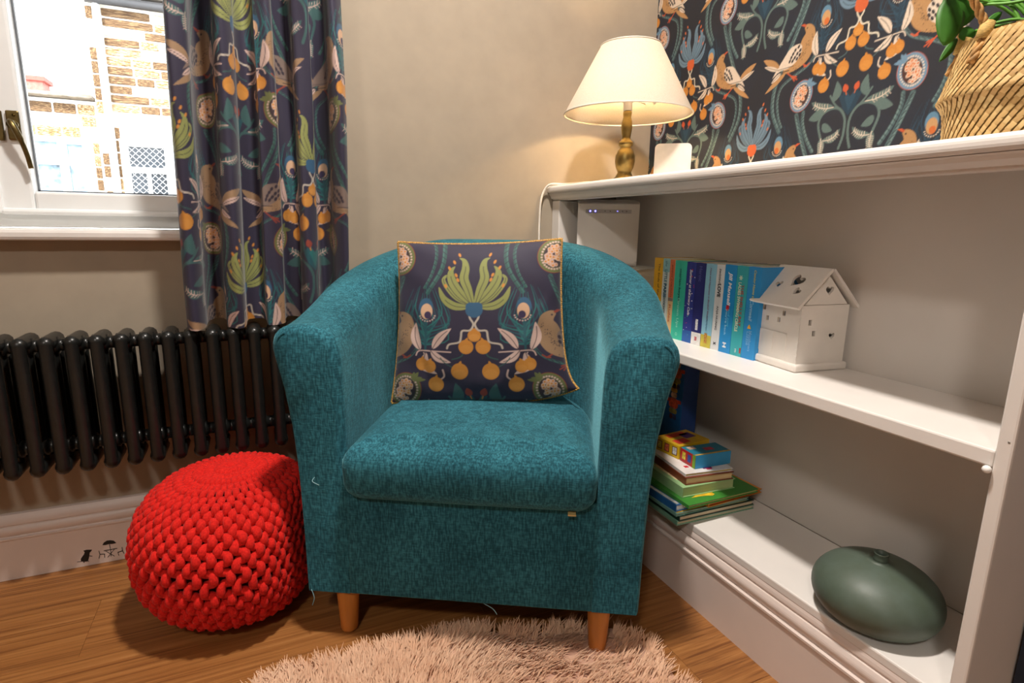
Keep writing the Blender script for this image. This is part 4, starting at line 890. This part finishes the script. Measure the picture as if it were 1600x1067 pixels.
# (label colour, spine hex, height, patches[(z0,z1,hex)], texts[(string, hex, zc, length, across, height, bold, shear)])
BK_ = [('yellow paperback with a teal and coral foot', '#e2ac12', .199, [(0, .062, '#e2775a'), (.062, .088, '#4fb0a6')], [('The Ends of the Earth', '#6a4a10', .128, .115, -.004, .006, 0, 0)]),
       ('pale blue and white paperback with a dark blue title', '#d3dbd6', .199, [(.165, .199, '#8fc0c4')], [('the', '#2f6f86', .186, .014, 0, .006, 0, .3), ('LITTLE', '#3b7c8a', .155, .032, 0, .008, .02, 0), ('PARIS', '#1f5a72', .118, .036, 0, .009, .04, 0), ('BOOKSHOP', '#4a6a72', .080, .040, 0, .007, .01, 0), ('NINA GEORGE', '#7d97a0', .045, .026, 0, .003, 0, 0)]),
       ('thin orange and cream paperback', '#e1c08c', .198, [(.102, .198, '#d9744a'), (.093, .102, '#8a7a70')], [('JENNY COLGAN', '#8a3a20', .145, .082, 0, .005, 0, 0), ('Rules', '#c9603a', .062, .045, 0, .006, 0, 0)]),
       ('bright turquoise paperback', '#33bfa4', .197, [], [('marian keyes', '#155a58', .137, .080, 0, .0085, 0, 0), ('Grown Ups', '#9fe6d4', .068, .075, 0, .0085, 0, 0), ('o', '#8fe0cc', .014, .008, 0, .006, 0, 0)]),
       ('royal blue paperback with scattered confetti and white script', '#2f3a92', .196, [(0, .03, '#2a62b0')], [('Summer at the', '#f0f0f6', .148, .060, -.001, .007, .01, .3), ('Kanary Cafe', '#f0f0f6', .095, .055, 0, .008, .01, .3)]),
       ('dark navy paperback with a white foot', '#262a72', .196, [(0, .030, '#ecebe8')], [('Heroic', '#5a60a0', .170, .036, 0, .008, 0, 0), ('m', '#c03040', .015, .009, 0, .006, .03, 0)]),
       ('light blue paperback with a yellow foot', '#8cc4dc', .196, [(0, .030, '#cdbf4a')], [('Hope and Happiness in Bluebell Wood', '#8a5a7a', .127, .120, .001, .005, 0, .3), ('Ali McNamara', '#4a7aa0', .058, .035, 0, .004, 0, 0)]),
       ('thin white paperback with black lettering', '#dcdfe0', .196, [], [('twisted', '#6a6a6e', .170, .034, 0, .006, 0, .3), ('LOVE', '#2a2e3a', .138, .030, 0, .008, .03, 0), ('ANA HUANG', '#5a5e66', .075, .056, 0, .005, 0, 0), ('x', '#2a2e3a', .016, .007, 0, .006, .03, 0)]),
       ('vivid blue paperback with white handwritten author name', '#1f8fd2', .198, [], [('Jill Mansell', '#f4f8fc', .145, .074, 0, .010, .015, .2), ('and now', '#5cc8f0', .080, .040, -.005, .005, 0, 0), ("you're back", '#a8e0f8', .070, .060, .002, .006, 0, 0), ('H', '#e8f2f8', .018, .012, 0, .008, .04, 0)]),
       ('teal paperback with pale capital letters', '#3aaeb6', .198, [], [('THE SHELLY BAY', '#b0503a', .112, .092, -.004, .006, .01, 0), ('LADIES SWIMMING CIRCLE', '#e6f0d2', .108, .108, .004, .0065, .01, 0), ('*', '#e6f0d2', .172, .010, .003, .008, 0, 0), ('m', '#e0f0ee', .012, .008, 0, .003, 0, 0)]),
       ('blue paperback with yellow script next to the ceramic house', '#2e93d6', .198, [], [('Coming Home to', '#d8d27a', .160, .062, 0, .006, .01, .3), ('Cornwall', '#9fd4f2', .105, .045, .001, .007, .01, .3), ('Lizzie', '#7ab8e8', .045, .030, .003, .006, 0, 0), ('Matthews', '#7ab8e8', .040, .045, -.003, .006, 0, 0)])]
for i, (lab, hx, ht, patches, tx) in enumerate(BK_):
    y1, y0 = yb[i] - .0004, yb[i + 1] + .0004; w = y1 - y0; dpt = .126; yc = (y0 + y1) / 2
    bk_ = thing('paperback', lab + ' standing on the shelf', 'book', (SX, yc, ZS1), 0, GB); cm = pm(hx, .42, var=.03)
    bm = bmesh.new(); box(bm, 0, .0012, -w / 2, w / 2, 0, ht); box(bm, .0012, dpt, -w / 2, -w / 2 + .0006, 0, ht); box(bm, .0012, dpt, w / 2 - .0006, w / 2, 0, ht); bm_obj('cover', bm, cm, bk_)
    boxo('pages', .0012, dpt - .001, -w / 2 + .0006, w / 2 - .0006, .0005, ht - .0008, pm('#d9c8a4', .9, var=.08, vs=300, scale=(.02, 12, .02)), bk_)
    for (z0, z1, ph) in patches: boxo('spine_panel', -.0003, 0, -w / 2 + .0001, w / 2 - .0001, z0 + .0003, z1 - .0003, pm(ph, .45, var=.06, vs=60), bk_)
    for (s, th, zc, ln, ac, hh, bo, shr) in tx: text('spine_lettering', s, pm(th, .5, var=0.0), bk_, (-.0007, (ac if abs(ac) < w / 2 - .003 else 0), zc), (0, 0, -1), (0, -1, 0), ln, min(hh * 1.3, w * .62), bo + .012, shr)
    if i == 4:
        for k in range(22):
            yy, zz = random.uniform(-w / 2 + .002, w / 2 - .002), random.uniform(.012, .19); tube_o('confetti_dot', [(0, yy, zz), (-.0005, yy, zz)], random.uniform(.0008, .0019), pm(random.choice(['#d02848', '#f0e8e8', '#4ab0a0', '#d02848', '#c86aa0']), .5, var=0.0), bk_, 7, False, False)
    if i == 5: boxo('spine_picture', -.0006, -.0002, -.004, .004, .036, .062, pm('#dfe2ea', .6, var=.2, vs=300), bk_)
    if i == 6: boxo('spine_picture', -.0006, -.0002, -.004, .005, .010, .034, pm('#a87a3a', .6, var=.4, vs=300), bk_)
    if i == 8: boxo('spine_picture', -.0006, -.0002, -.004, .004, .096, .108, pm('#c8202e', .5), bk_, .001)
    if i == 0: boxo('spine_picture', -.0007, -.0003, -.004, .001, .060, .090, pm('#1f4a5a', .6, var=.5, vs=200), bk_)
    if i == 9: boxo('spine_picture', -.0006, -.0002, -w / 2 + .001, -w / 2 + .005, .008, .020, pm('#b03a3a', .6), bk_)
    if i == 10:
        bm = bmesh.new(); plate(bm, [(-.005, 0), (.005, 0), (.0035, .004), (.0, .010), (-.0035, .004)], [], .0004, frameM((-.0002, .002, .066), (0, -1, 0), (0, 0, 1), (-1, 0, 0))); bm_obj('spine_picture', bm, pm('#e0a83a', .5), bk_)
        tube_o('cover_spot', [(.03, -w / 2, .10), (.03, -w / 2 - .0005, .10)], .005, pm('#c04a3a', .5), bk_, 10)

# ------------------------------------------------------------------ ceramic house lantern
cer = pm('#e9e3db', .4, var=.015, vs=20, bp=.12, bs=55)
HA = math.atan2(.03, .142)   # small turn
hn = thing('ceramic_house', 'white ceramic house tealight holder with heart cut-outs on the shelf', 'tealight holder', (.948, .753, ZS1), -HA * .55)
# local frame: origin at near corner, +x into the shelf, +y along the shelf to the left
D_, W_ = .118, .118; WH = .132; e0 = .007
boxo('plinth', 0, D_ + 2 * e0, 0, W_ + 2 * e0, 0, .016, cer, hn, .005, 3)
def hole(cx, cy, w, h): return [(cx - w / 2, cy - h / 2), (cx + w / 2, cy - h / 2), (cx + w / 2, cy + h / 2), (cx - w / 2, cy + h / 2)]
def heart(cx, cy, s, n=20, rot=0):
    o = []
    for k in range(n):
        t = 2 * math.pi * k / n; x = 16 * math.sin(t) ** 3; y = 13 * math.cos(t) - 5 * math.cos(2 * t) - 2 * math.cos(3 * t) - math.cos(4 * t); x, y = x * math.cos(rot) - y * math.sin(rot), x * math.sin(rot) + y * math.cos(rot); o.append((cx + x * s / 32, cy + y * s / 32))
    return o
tt = .006; wz0 = .016; hz = WH - wz0
# front wall (faces the room, -x): plate X axis = -y(right in view) ; use Y up
bm = bmesh.new(); plate(bm, [(0, 0), (W_, 0), (W_, hz), (0, hz)], [hole(.019, .100, .0075, .0100), hole(.074, .095, .0075, .0100), hole(.030, .079, .0075, .0100), hole(.062, .080, .0075, .0100)], tt, frameM((e0 + tt, e0 + W_, wz0), (0, -1, 0), (0, 0, 1), (-1, 0, 0))); fw_ = bm_obj('front_wall', bm, cer, hn)
for (x0, x1, z0, z1) in ((.012, .088, .052, .055), (.012, .015, .010, .055), (.085, .088, .010, .055), (.048, .052, .010, .052)):
    boxo('relief_line', e0 - .0012, e0 + .001, e0 + W_ - x1, e0 + W_ - x0, wz0 + z0, wz0 + z1, cer, fw_)
# right wall (faces -y)
bm = bmesh.new(); plate(bm, [(0, 0), (D_ - 2 * tt, 0), (D_ - 2 * tt, hz), (0, hz)], [hole(.018, .082, .0075, .011), hole(.030, .060, .0075, .011), heart(.076, .054, .015)], tt, frameM((e0 + tt, e0 + tt, wz0), (1, 0, 0), (0, 0, 1), (0, -1, 0))); bm_obj('gable_wall', bm, cer, hn)
boxo('gable_wall', e0 + tt, e0 + D_ - tt, e0 + W_ - tt, e0 + W_, wz0, WH, cer, hn); boxo('rear_wall', e0 + D_ - tt, e0 + D_, e0, e0 + W_, wz0, WH, cer, hn)
# clapboard ridges on both visible walls
for k in range(9):
    z = wz0 + .008 + k * .0125; boxo('clapboard', e0 - .0008, e0 + .001, e0, e0 + .006, z, z + .008, cer, hn, 0); boxo('clapboard', e0 - .0008, e0 + .001, e0 + W_ - .006, e0 + W_, z, z + .008, cer, hn, 0)
boxo('added_light_block', e0 + tt, e0 + D_ - tt, e0 + tt, e0 + W_ - tt, WH - .005, WH - .001, cer, hn)  # added hidden plate: blocks light from the roof hearts so window holes stay dark
rf_ = bpy.data.objects.new('roof', None); reg(rf_, hn, Vector((0, 0, WH + .001)))
RH = .066; ov = .014; half = D_ / 2 + ov; sl_ = math.hypot(half, RH + .008); WR = W_ + .016
ang = math.atan2(RH + .008, half); zl = -.008
M1 = frameM((e0 - ov, e0 + W_ + .008, zl), (0, -1, 0), (math.cos(ang), 0, math.sin(ang)), (-math.sin(ang), 0, math.cos(ang)))
bm = bmesh.new(); plate(bm, [(0, 0), (WR, 0), (WR, sl_), (0, sl_)], [heart(.040, .052, .018, 20, .35), heart(.078, .066, .034, 26, -.35), heart(.098, .040, .019, 20, -.5)], .0055, M1); bm_obj('roof_slope', bm, cer, rf_)
M2 = frameM((e0 + D_ + ov, e0 - .008, zl), (0, 1, 0), (-math.cos(ang), 0, math.sin(ang)), (math.sin(ang), 0, math.cos(ang)))
bm = bmesh.new(); plate(bm, [(0, 0), (WR, 0), (WR, sl_), (0, sl_)], [], .0055, M2); bm_obj('roof_slope', bm, cer, rf_)
for yy, sg, hl_ in ((e0 + tt, -1, [heart(D_ / 2 + .004, .028, .020)]), (e0 + W_, -1, [])):
    bm = bmesh.new(); plate(bm, [(.006, 0), (D_ - .006, 0), (D_ / 2, RH - .010)], hl_, tt, frameM((e0, yy, 0), (1, 0, 0), (0, 0, 1), (0, sg, 0))); bm_obj('gable', bm, cer, rf_)

# ------------------------------------------------------------------ base shelf: vase, stacked children's books
vs_ = thing('squat_vase', 'squat round sage-green ceramic vase with tiny neck on the base shelf', 'vase', (.936, .534, ZB0))
VR, VH = .0985, .106; pr = [(0, .0), (.058, .0), (.064, .002)]
for k in range(1, 23):
    a = -1.0 + (1.0 + 1.48) * k / 22; pr.append((VR * math.cos(a) ** (.70 if a < 0 else .92), (.046 + .054 * math.sin(a)) if a < 0 else .046 + .060 * math.sin(a)))
pr += [(.0115, .1065), (.0105, .110), (.0105, .117), (.0120, .1195), (.0095, .1195), (.0085, .110), (.0085, .10), (0, .10)]
m_vase, nt, b = nodes('matt green glaze'); v = coords(nt); L(nt, ramp(nt, noise(nt, v, 30, 3), [(.3, '#4d5a4c'), (.7, '#56645a')]), b.inputs['Base Color']); b.inputs['Roughness'].default_value = .48; bump(nt, b, noise(nt, v, 160, 2), .06)
bm = bmesh.new(); lathe(bm, pr, 64); bm_obj('body', bm, m_vase, vs_, True)

GK = "children's books stacked on the base shelf"
def art(par, lst):
    """thin printed shapes on a cover: (name, x0,x1,y0,y1,z,hex)"""
    for (nm, x0, x1, y0, y1, z, hx) in lst: boxo(nm, x0, x1, y0, y1, z, z + .0004, pm(hx, .45, var=.15, vs=90), par, .0)
def slab(name, label, corner, d1, w, d2len, z0, t, cover, edge, spine_side=True, board=False):
    """flat book: near corner, direction d1 (along right edge, into the shelf), width w; other edge d2len runs leftwards"""
    ang = math.atan2(d1[1], d1[0]); b = thing(name, label, 'book', (corner[0], corner[1], z0), ang, GK); cm = pm(cover, .4, var=.04, vs=30); k = .0016
    bm = bmesh.new(); box(bm, 0, w, 0, d2len, 0, k); box(bm, 0, w, 0, d2len, t - k, t); box(bm, 0, k, 0, d2len, k, t - k); bm_obj('cover', bm, cm, b)
    boxo('pages', k, w - .003, .003, d2len - .003, k, t - k, pm(edge, .9, var=.08, vs=300, scale=(.02, .02, 12)), b); return b
z = ZB0
b1 = slab('picture_book', 'pale green picture book at the very bottom of the stack', (.822, .905), (1, -.03), .225, .22, z, .010, '#7fae94', '#d8d0b0'); z += .0102
b2 = slab('picture_book', 'dark green and yellow picture book, second from the bottom of the stack', (.826, .903), (1, -.02), .220, .20, z, .012, '#1d3a30', '#e0cfae'); z += .0122
art(b2, [('cover_picture', .02, .20, .004, .05, .012, '#e0a62a')])
b3 = slab('picture_book', 'teal picture book with a yellow title strip below the blue one', (.818, .906), (1, -.01), .215, .19, z, .007, '#7fb0a4', '#d8cfb0'); z += .0074
art(b3, [('cover_picture', .005, .15, .003, .018, .007, '#e8aa28'), ('cover_picture', .09, .13, .03, .07, .007, '#a8b84a')]); z += .0002
b5 = slab('picture_book', 'orange backed picture book poking out behind the stack', (.905, .900), (1, .05), .175, .15, z, .010, '#d98a2a', '#c8703a'); 
b4 = slab('picture_book', 'blue and white picture book in the middle of the stack', (.822, .912), (1, .02), .078, .19, z, .016, '#2f6fb4', '#dfe6ec')
art(b4, [('cover_picture', .004, .012, .004, .18, .016, '#e6ecf0')]); z += .0165
b6 = slab('picture_book', 'green dinosaur picture book with a yellow lizard on its cover', (.836, .888), (1, .01), .210, .19, z, .008, '#3f8a36', '#d8c88a'); z += .0084
art(b6, [('cover_picture', .03, .19, .10, .17, .008, '#2f6a2c'), ('cover_picture', .10, .16, .045, .075, .008, '#2a3a7a'), ('cover_picture', .14, .19, .10, .14, .008, '#a8482a'), ('cover_picture', .02, .05, .12, .14, .008, '#d88a4a')])
bm = bmesh.new(); plate(bm, [(.030, .026), (.055, .024), (.075, .020), (.085, .016), (.094, .020), (.092, .027), (.100, .030), (.104, .037), (.094, .040), (.098, .046), (.086, .043), (.082, .050), (.076, .042), (.068, .047), (.066, .038), (.054, .034)], [], .0004, Matrix.Translation((0, 0, .008))); bm_obj('lizard_picture', bm, pm('#ecb52c', .45, var=.15, vs=80), b6)
for k in range(6):
    a = .5 + k * .25; bm = bmesh.new(); plate(bm, [(.165, .05), (.165 + .04 * math.cos(a), .05 + .05 * math.sin(a)), (.168 + .036 * math.cos(a + .12), .05 + .045 * math.sin(a + .12))], [], .0003, Matrix.Translation((0, 0, .008))); bm_obj('fern_picture', bm, pm('#9cc85a', .5), b6)
b7 = slab('board_book', 'pale green board book above the dinosaur book', (.846, .922), (1, -.05), .150, .17, z, .024, '#9cc48c', '#b8c890'); z += .0243
art(b7, [('cover_picture', .012, .05, .04, .13, .024, '#e8cf9e')])
b8 = slab('picture_book', 'thick picture book with blue cover and brown spine under the white one', (.860, .930), (1, -.12), .130, .19, z, .018, '#7a3a22', '#dcc090'); z += .0183
art(b8, [('cover_picture', .004, .05, .03, .18, .018, '#2a5aa0')])
b9 = slab('picture_book', 'white picture book with purple doodles near the top of the stack', (.862, .935), (1, -.13), .128, .15, z, .007, '#e6e0dc', '#c8b83a'); z += .0074
art(b9, [('cover_picture', .058, .082, .014, .030, .007, '#6a2a6a'), ('cover_picture', .064, .078, .008, .014, .007, '#c02a4a'), ('cover_picture', .02, .03, .03, .04, .007, '#c02a3a')])
def toybox(name, label, corner, ang, w, l, t, z0, top, front, side, group):
    b = thing(name, label, 'book', (corner[0], corner[1], z0), ang, group)
    boxo('block', 0, w, 0, l, 0, t, pm(top, .35, var=.05, vs=40), b, .001, 1)
    boxo('front_panel', -.0004, 0, .0005, l - .0005, .0005, t - .0005, pm(front, .35, var=.05), b); boxo('side_panel', .0005, w - .0005, -.0004, 0, .0005, t - .0005, pm(side, .35, var=.05), b)
    return b
GT = 'small chunky board books on top of the stack'
t1 = toybox('chunky_board_book', 'small chunky board book with blue end and red front on the stack', (.900, .947), math.radians(-3.5), .102, .056, .033, z, '#2a7a92', '#b82a2a', '#2f93c8', GT)
boxo('corner_strip', -.0007, -.0003, .0005, .010, .0005, .0325, pm('#7ab032', .4), t1); boxo('top_edge', .001, .1, .0005, .006, .033, .0334, pm('#c8a04a', .4), t1)
for yy, hx in ((.022, '#2a4a9a'), (.042, '#e8c84a')): boxo('picture', -.0008, -.0004, yy - .006, yy + .006, .008, .026, pm(hx, .4, var=.2, vs=200), t1)
art(t1, [('cover_picture', .01, .03, .035, .05, .033, '#d8b8a0'), ('cover_picture', .045, .07, .02, .035, .033, '#a83a4a')])
t2 = toybox('chunky_board_book', 'small chunky yellow board book with framed pictures on the stack', (.902, 1.006), math.radians(6), .104, .078, .034, z, '#c8a02a', '#e2b820', '#d8b01c', GT)
for yy, hx in ((.014, '#dfe0e2'), (.040, '#d06a4a'), (.064, '#e8c860')): boxo('picture_frame', -.0007, -.0003, yy - .008, yy + .008, .007, .028, pm('#6a2a2a', .4), t2); boxo('picture', -.0011, -.0007, yy - .006, yy + .006, .009, .026, pm(hx, .4, var=.2, vs=200), t2)
art(t2, [('cover_picture', .01, .05, .010, .035, .034, '#b83a2a'), ('cover_picture', .055, .09, .03, .06, .034, '#5a3a6a'), ('cover_picture', .02, .08, .05, .07, .034, '#c84a2a')])
# tall blue puzzle box standing behind
pb = thing('puzzle_box', 'tall blue box with colourful cartoon figures standing behind the stacked books', 'box', (1.0, 1.118, ZB0), 0)
boxo('box', 0, .05, 0, .20, 0, .338, pm('#1f5f98', .4, var=.15, vs=14), pb, .002, 1); boxo('side', .0, .05, -.0005, 0, .001, .337, pm('#26488a', .4), pb)
def figure(yc, zc, hat, body, arms):
    for (dy, dz, w, h, hx) in ((0, .050, .020, .018, hat), (0, .034, .024, .012, '#d8a23a'), (0, .020, .022, .014, '#e0b08a'), (0, -.002, .036, .028, body), (.022, .004, .014, .010, arms), (-.022, .006, .014, .010, arms), (0, -.024, .030, .014, '#8a7a3a'), (.006, -.040, .012, .014, '#5a2a2a'), (-.008, -.040, .012, .014, '#3a3a5a')):
        bm = bmesh.new(); plate(bm, rrect(w, h, min(w, h) * .35, 3), [], .0006, frameM((0, yc + dy, zc + dz), (0, -1, 0), (0, 0, 1), (-1, 0, 0))); bm_obj('cartoon_picture', bm, pm(hx, .5, var=.2, vs=90), pb)
figure(.028, .280, '#c8452a', '#b85a32', '#c8502a'); figure(.034, .195, '#d8c03a', '#c04a2a', '#c8402a'); figure(.12, .26, '#d8c03a', '#3a8a5a', '#c8402a'); figure(.12, .15, '#c8452a', '#c0803a', '#3a8a5a')

# ------------------------------------------------------------------ mouse silhouettes on the baseboard
blk = pm('#1a1714', .6, var=0.0); SY = WY - .0222
def sticker(name, label, pxs, group='black mouse stickers on the baseboard', lines=()):
    q = [ony((90 + x / 10.667, 820 + y / 10.667), SY) for x, y in pxs[0]]; base = min(p[2] for p in q); cx = sum(p[0] for p in q) / len(q)
    o = None; bm = bmesh.new()
    for poly in pxs:
        pp = [ony((90 + x / 10.667, 820 + y / 10.667), SY) for x, y in poly]; plate(bm, [(p[0] - cx, p[2] - base) for p in pp], [], .0004, frameM((0, .0, 0), (1, 0, 0), (0, 0, 1), (0, -1, 0)))
    for (a, b_, w) in lines:
        pa, pb_ = [ony((90 + p[0] / 10.667, 820 + p[1] / 10.667), SY) for p in (a, b_)]; d = Vector((pb_[0] - pa[0], pb_[2] - pa[2])); n_ = Vector((-d.y, d.x)).normalized() * w / 2
        plate(bm, [(pa[0] - cx + n_.x, pa[2] - base + n_.y), (pa[0] - cx - n_.x, pa[2] - base - n_.y), (pb_[0] - cx - n_.x, pb_[2] - base - n_.y), (pb_[0] - cx + n_.x, pb_[2] - base + n_.y)], [], .0004, frameM((0, 0, 0), (1, 0, 0), (0, 0, 1), (0, -1, 0)))
    return tag(bm_obj(name, bm, blk, None, loc=(cx, SY, base)), label, 'sticker', group)
sticker('mouse_sticker', 'black standing mouse silhouette sticker on the white baseboard', [[(430, 430), (480, 415), (575, 412), (560, 440), (535, 460), (530, 510), (520, 560), (505, 605), (440, 615), (390, 605), (388, 565), (410, 530), (440, 490), (452, 455)]], lines=[((530, 515), (580, 522), .0016), ((325, 618), (395, 610), .001), ((440, 610), (440, 632), .0018), ((500, 603), (525, 603), .0012)])
sticker('parasol_table_sticker', 'black parasol and garden table silhouette sticker beside the mouse', [[(745, 338), (770, 295), (820, 262), (875, 255), (935, 262), (980, 300), (950, 308), (905, 318), (860, 318), (800, 335)]], lines=[((866, 320), (880, 400), .0014), ((770, 432), (995, 390), .0020), ((800, 435), (950, 520), .0013), ((950, 400), (835, 540), .0013), ((885, 410), (892, 525), .0013)])
sticker('chair_sticker', 'black left-hand garden chair silhouette sticker between mouse and parasol', [[(705, 484), (790, 480), (790, 492), (705, 496)]], lines=[((688, 430), (706, 490), .0013), ((706, 490), (690, 560), .0013), ((784, 488), (786, 545), .0013)])
sticker('chair_sticker', 'black right-hand garden chair silhouette sticker between parasol and red pouf', [[(1000, 452), (1085, 425), (1088, 436), (1003, 464)]], lines=[((1074, 370), (1082, 430), .0013), ((1082, 430), (1110, 480), .0013), ((1006, 458), (1022, 510), .0013)])
sticker('mouse_door_sticker', 'black arched mouse door sticker half hidden by the red pouf', [[(1145, 492), (1142, 400), (1160, 300), (1190, 230), (1230, 185), (1290, 170), (1345, 190), (1385, 250), (1400, 340), (1400, 440)]])
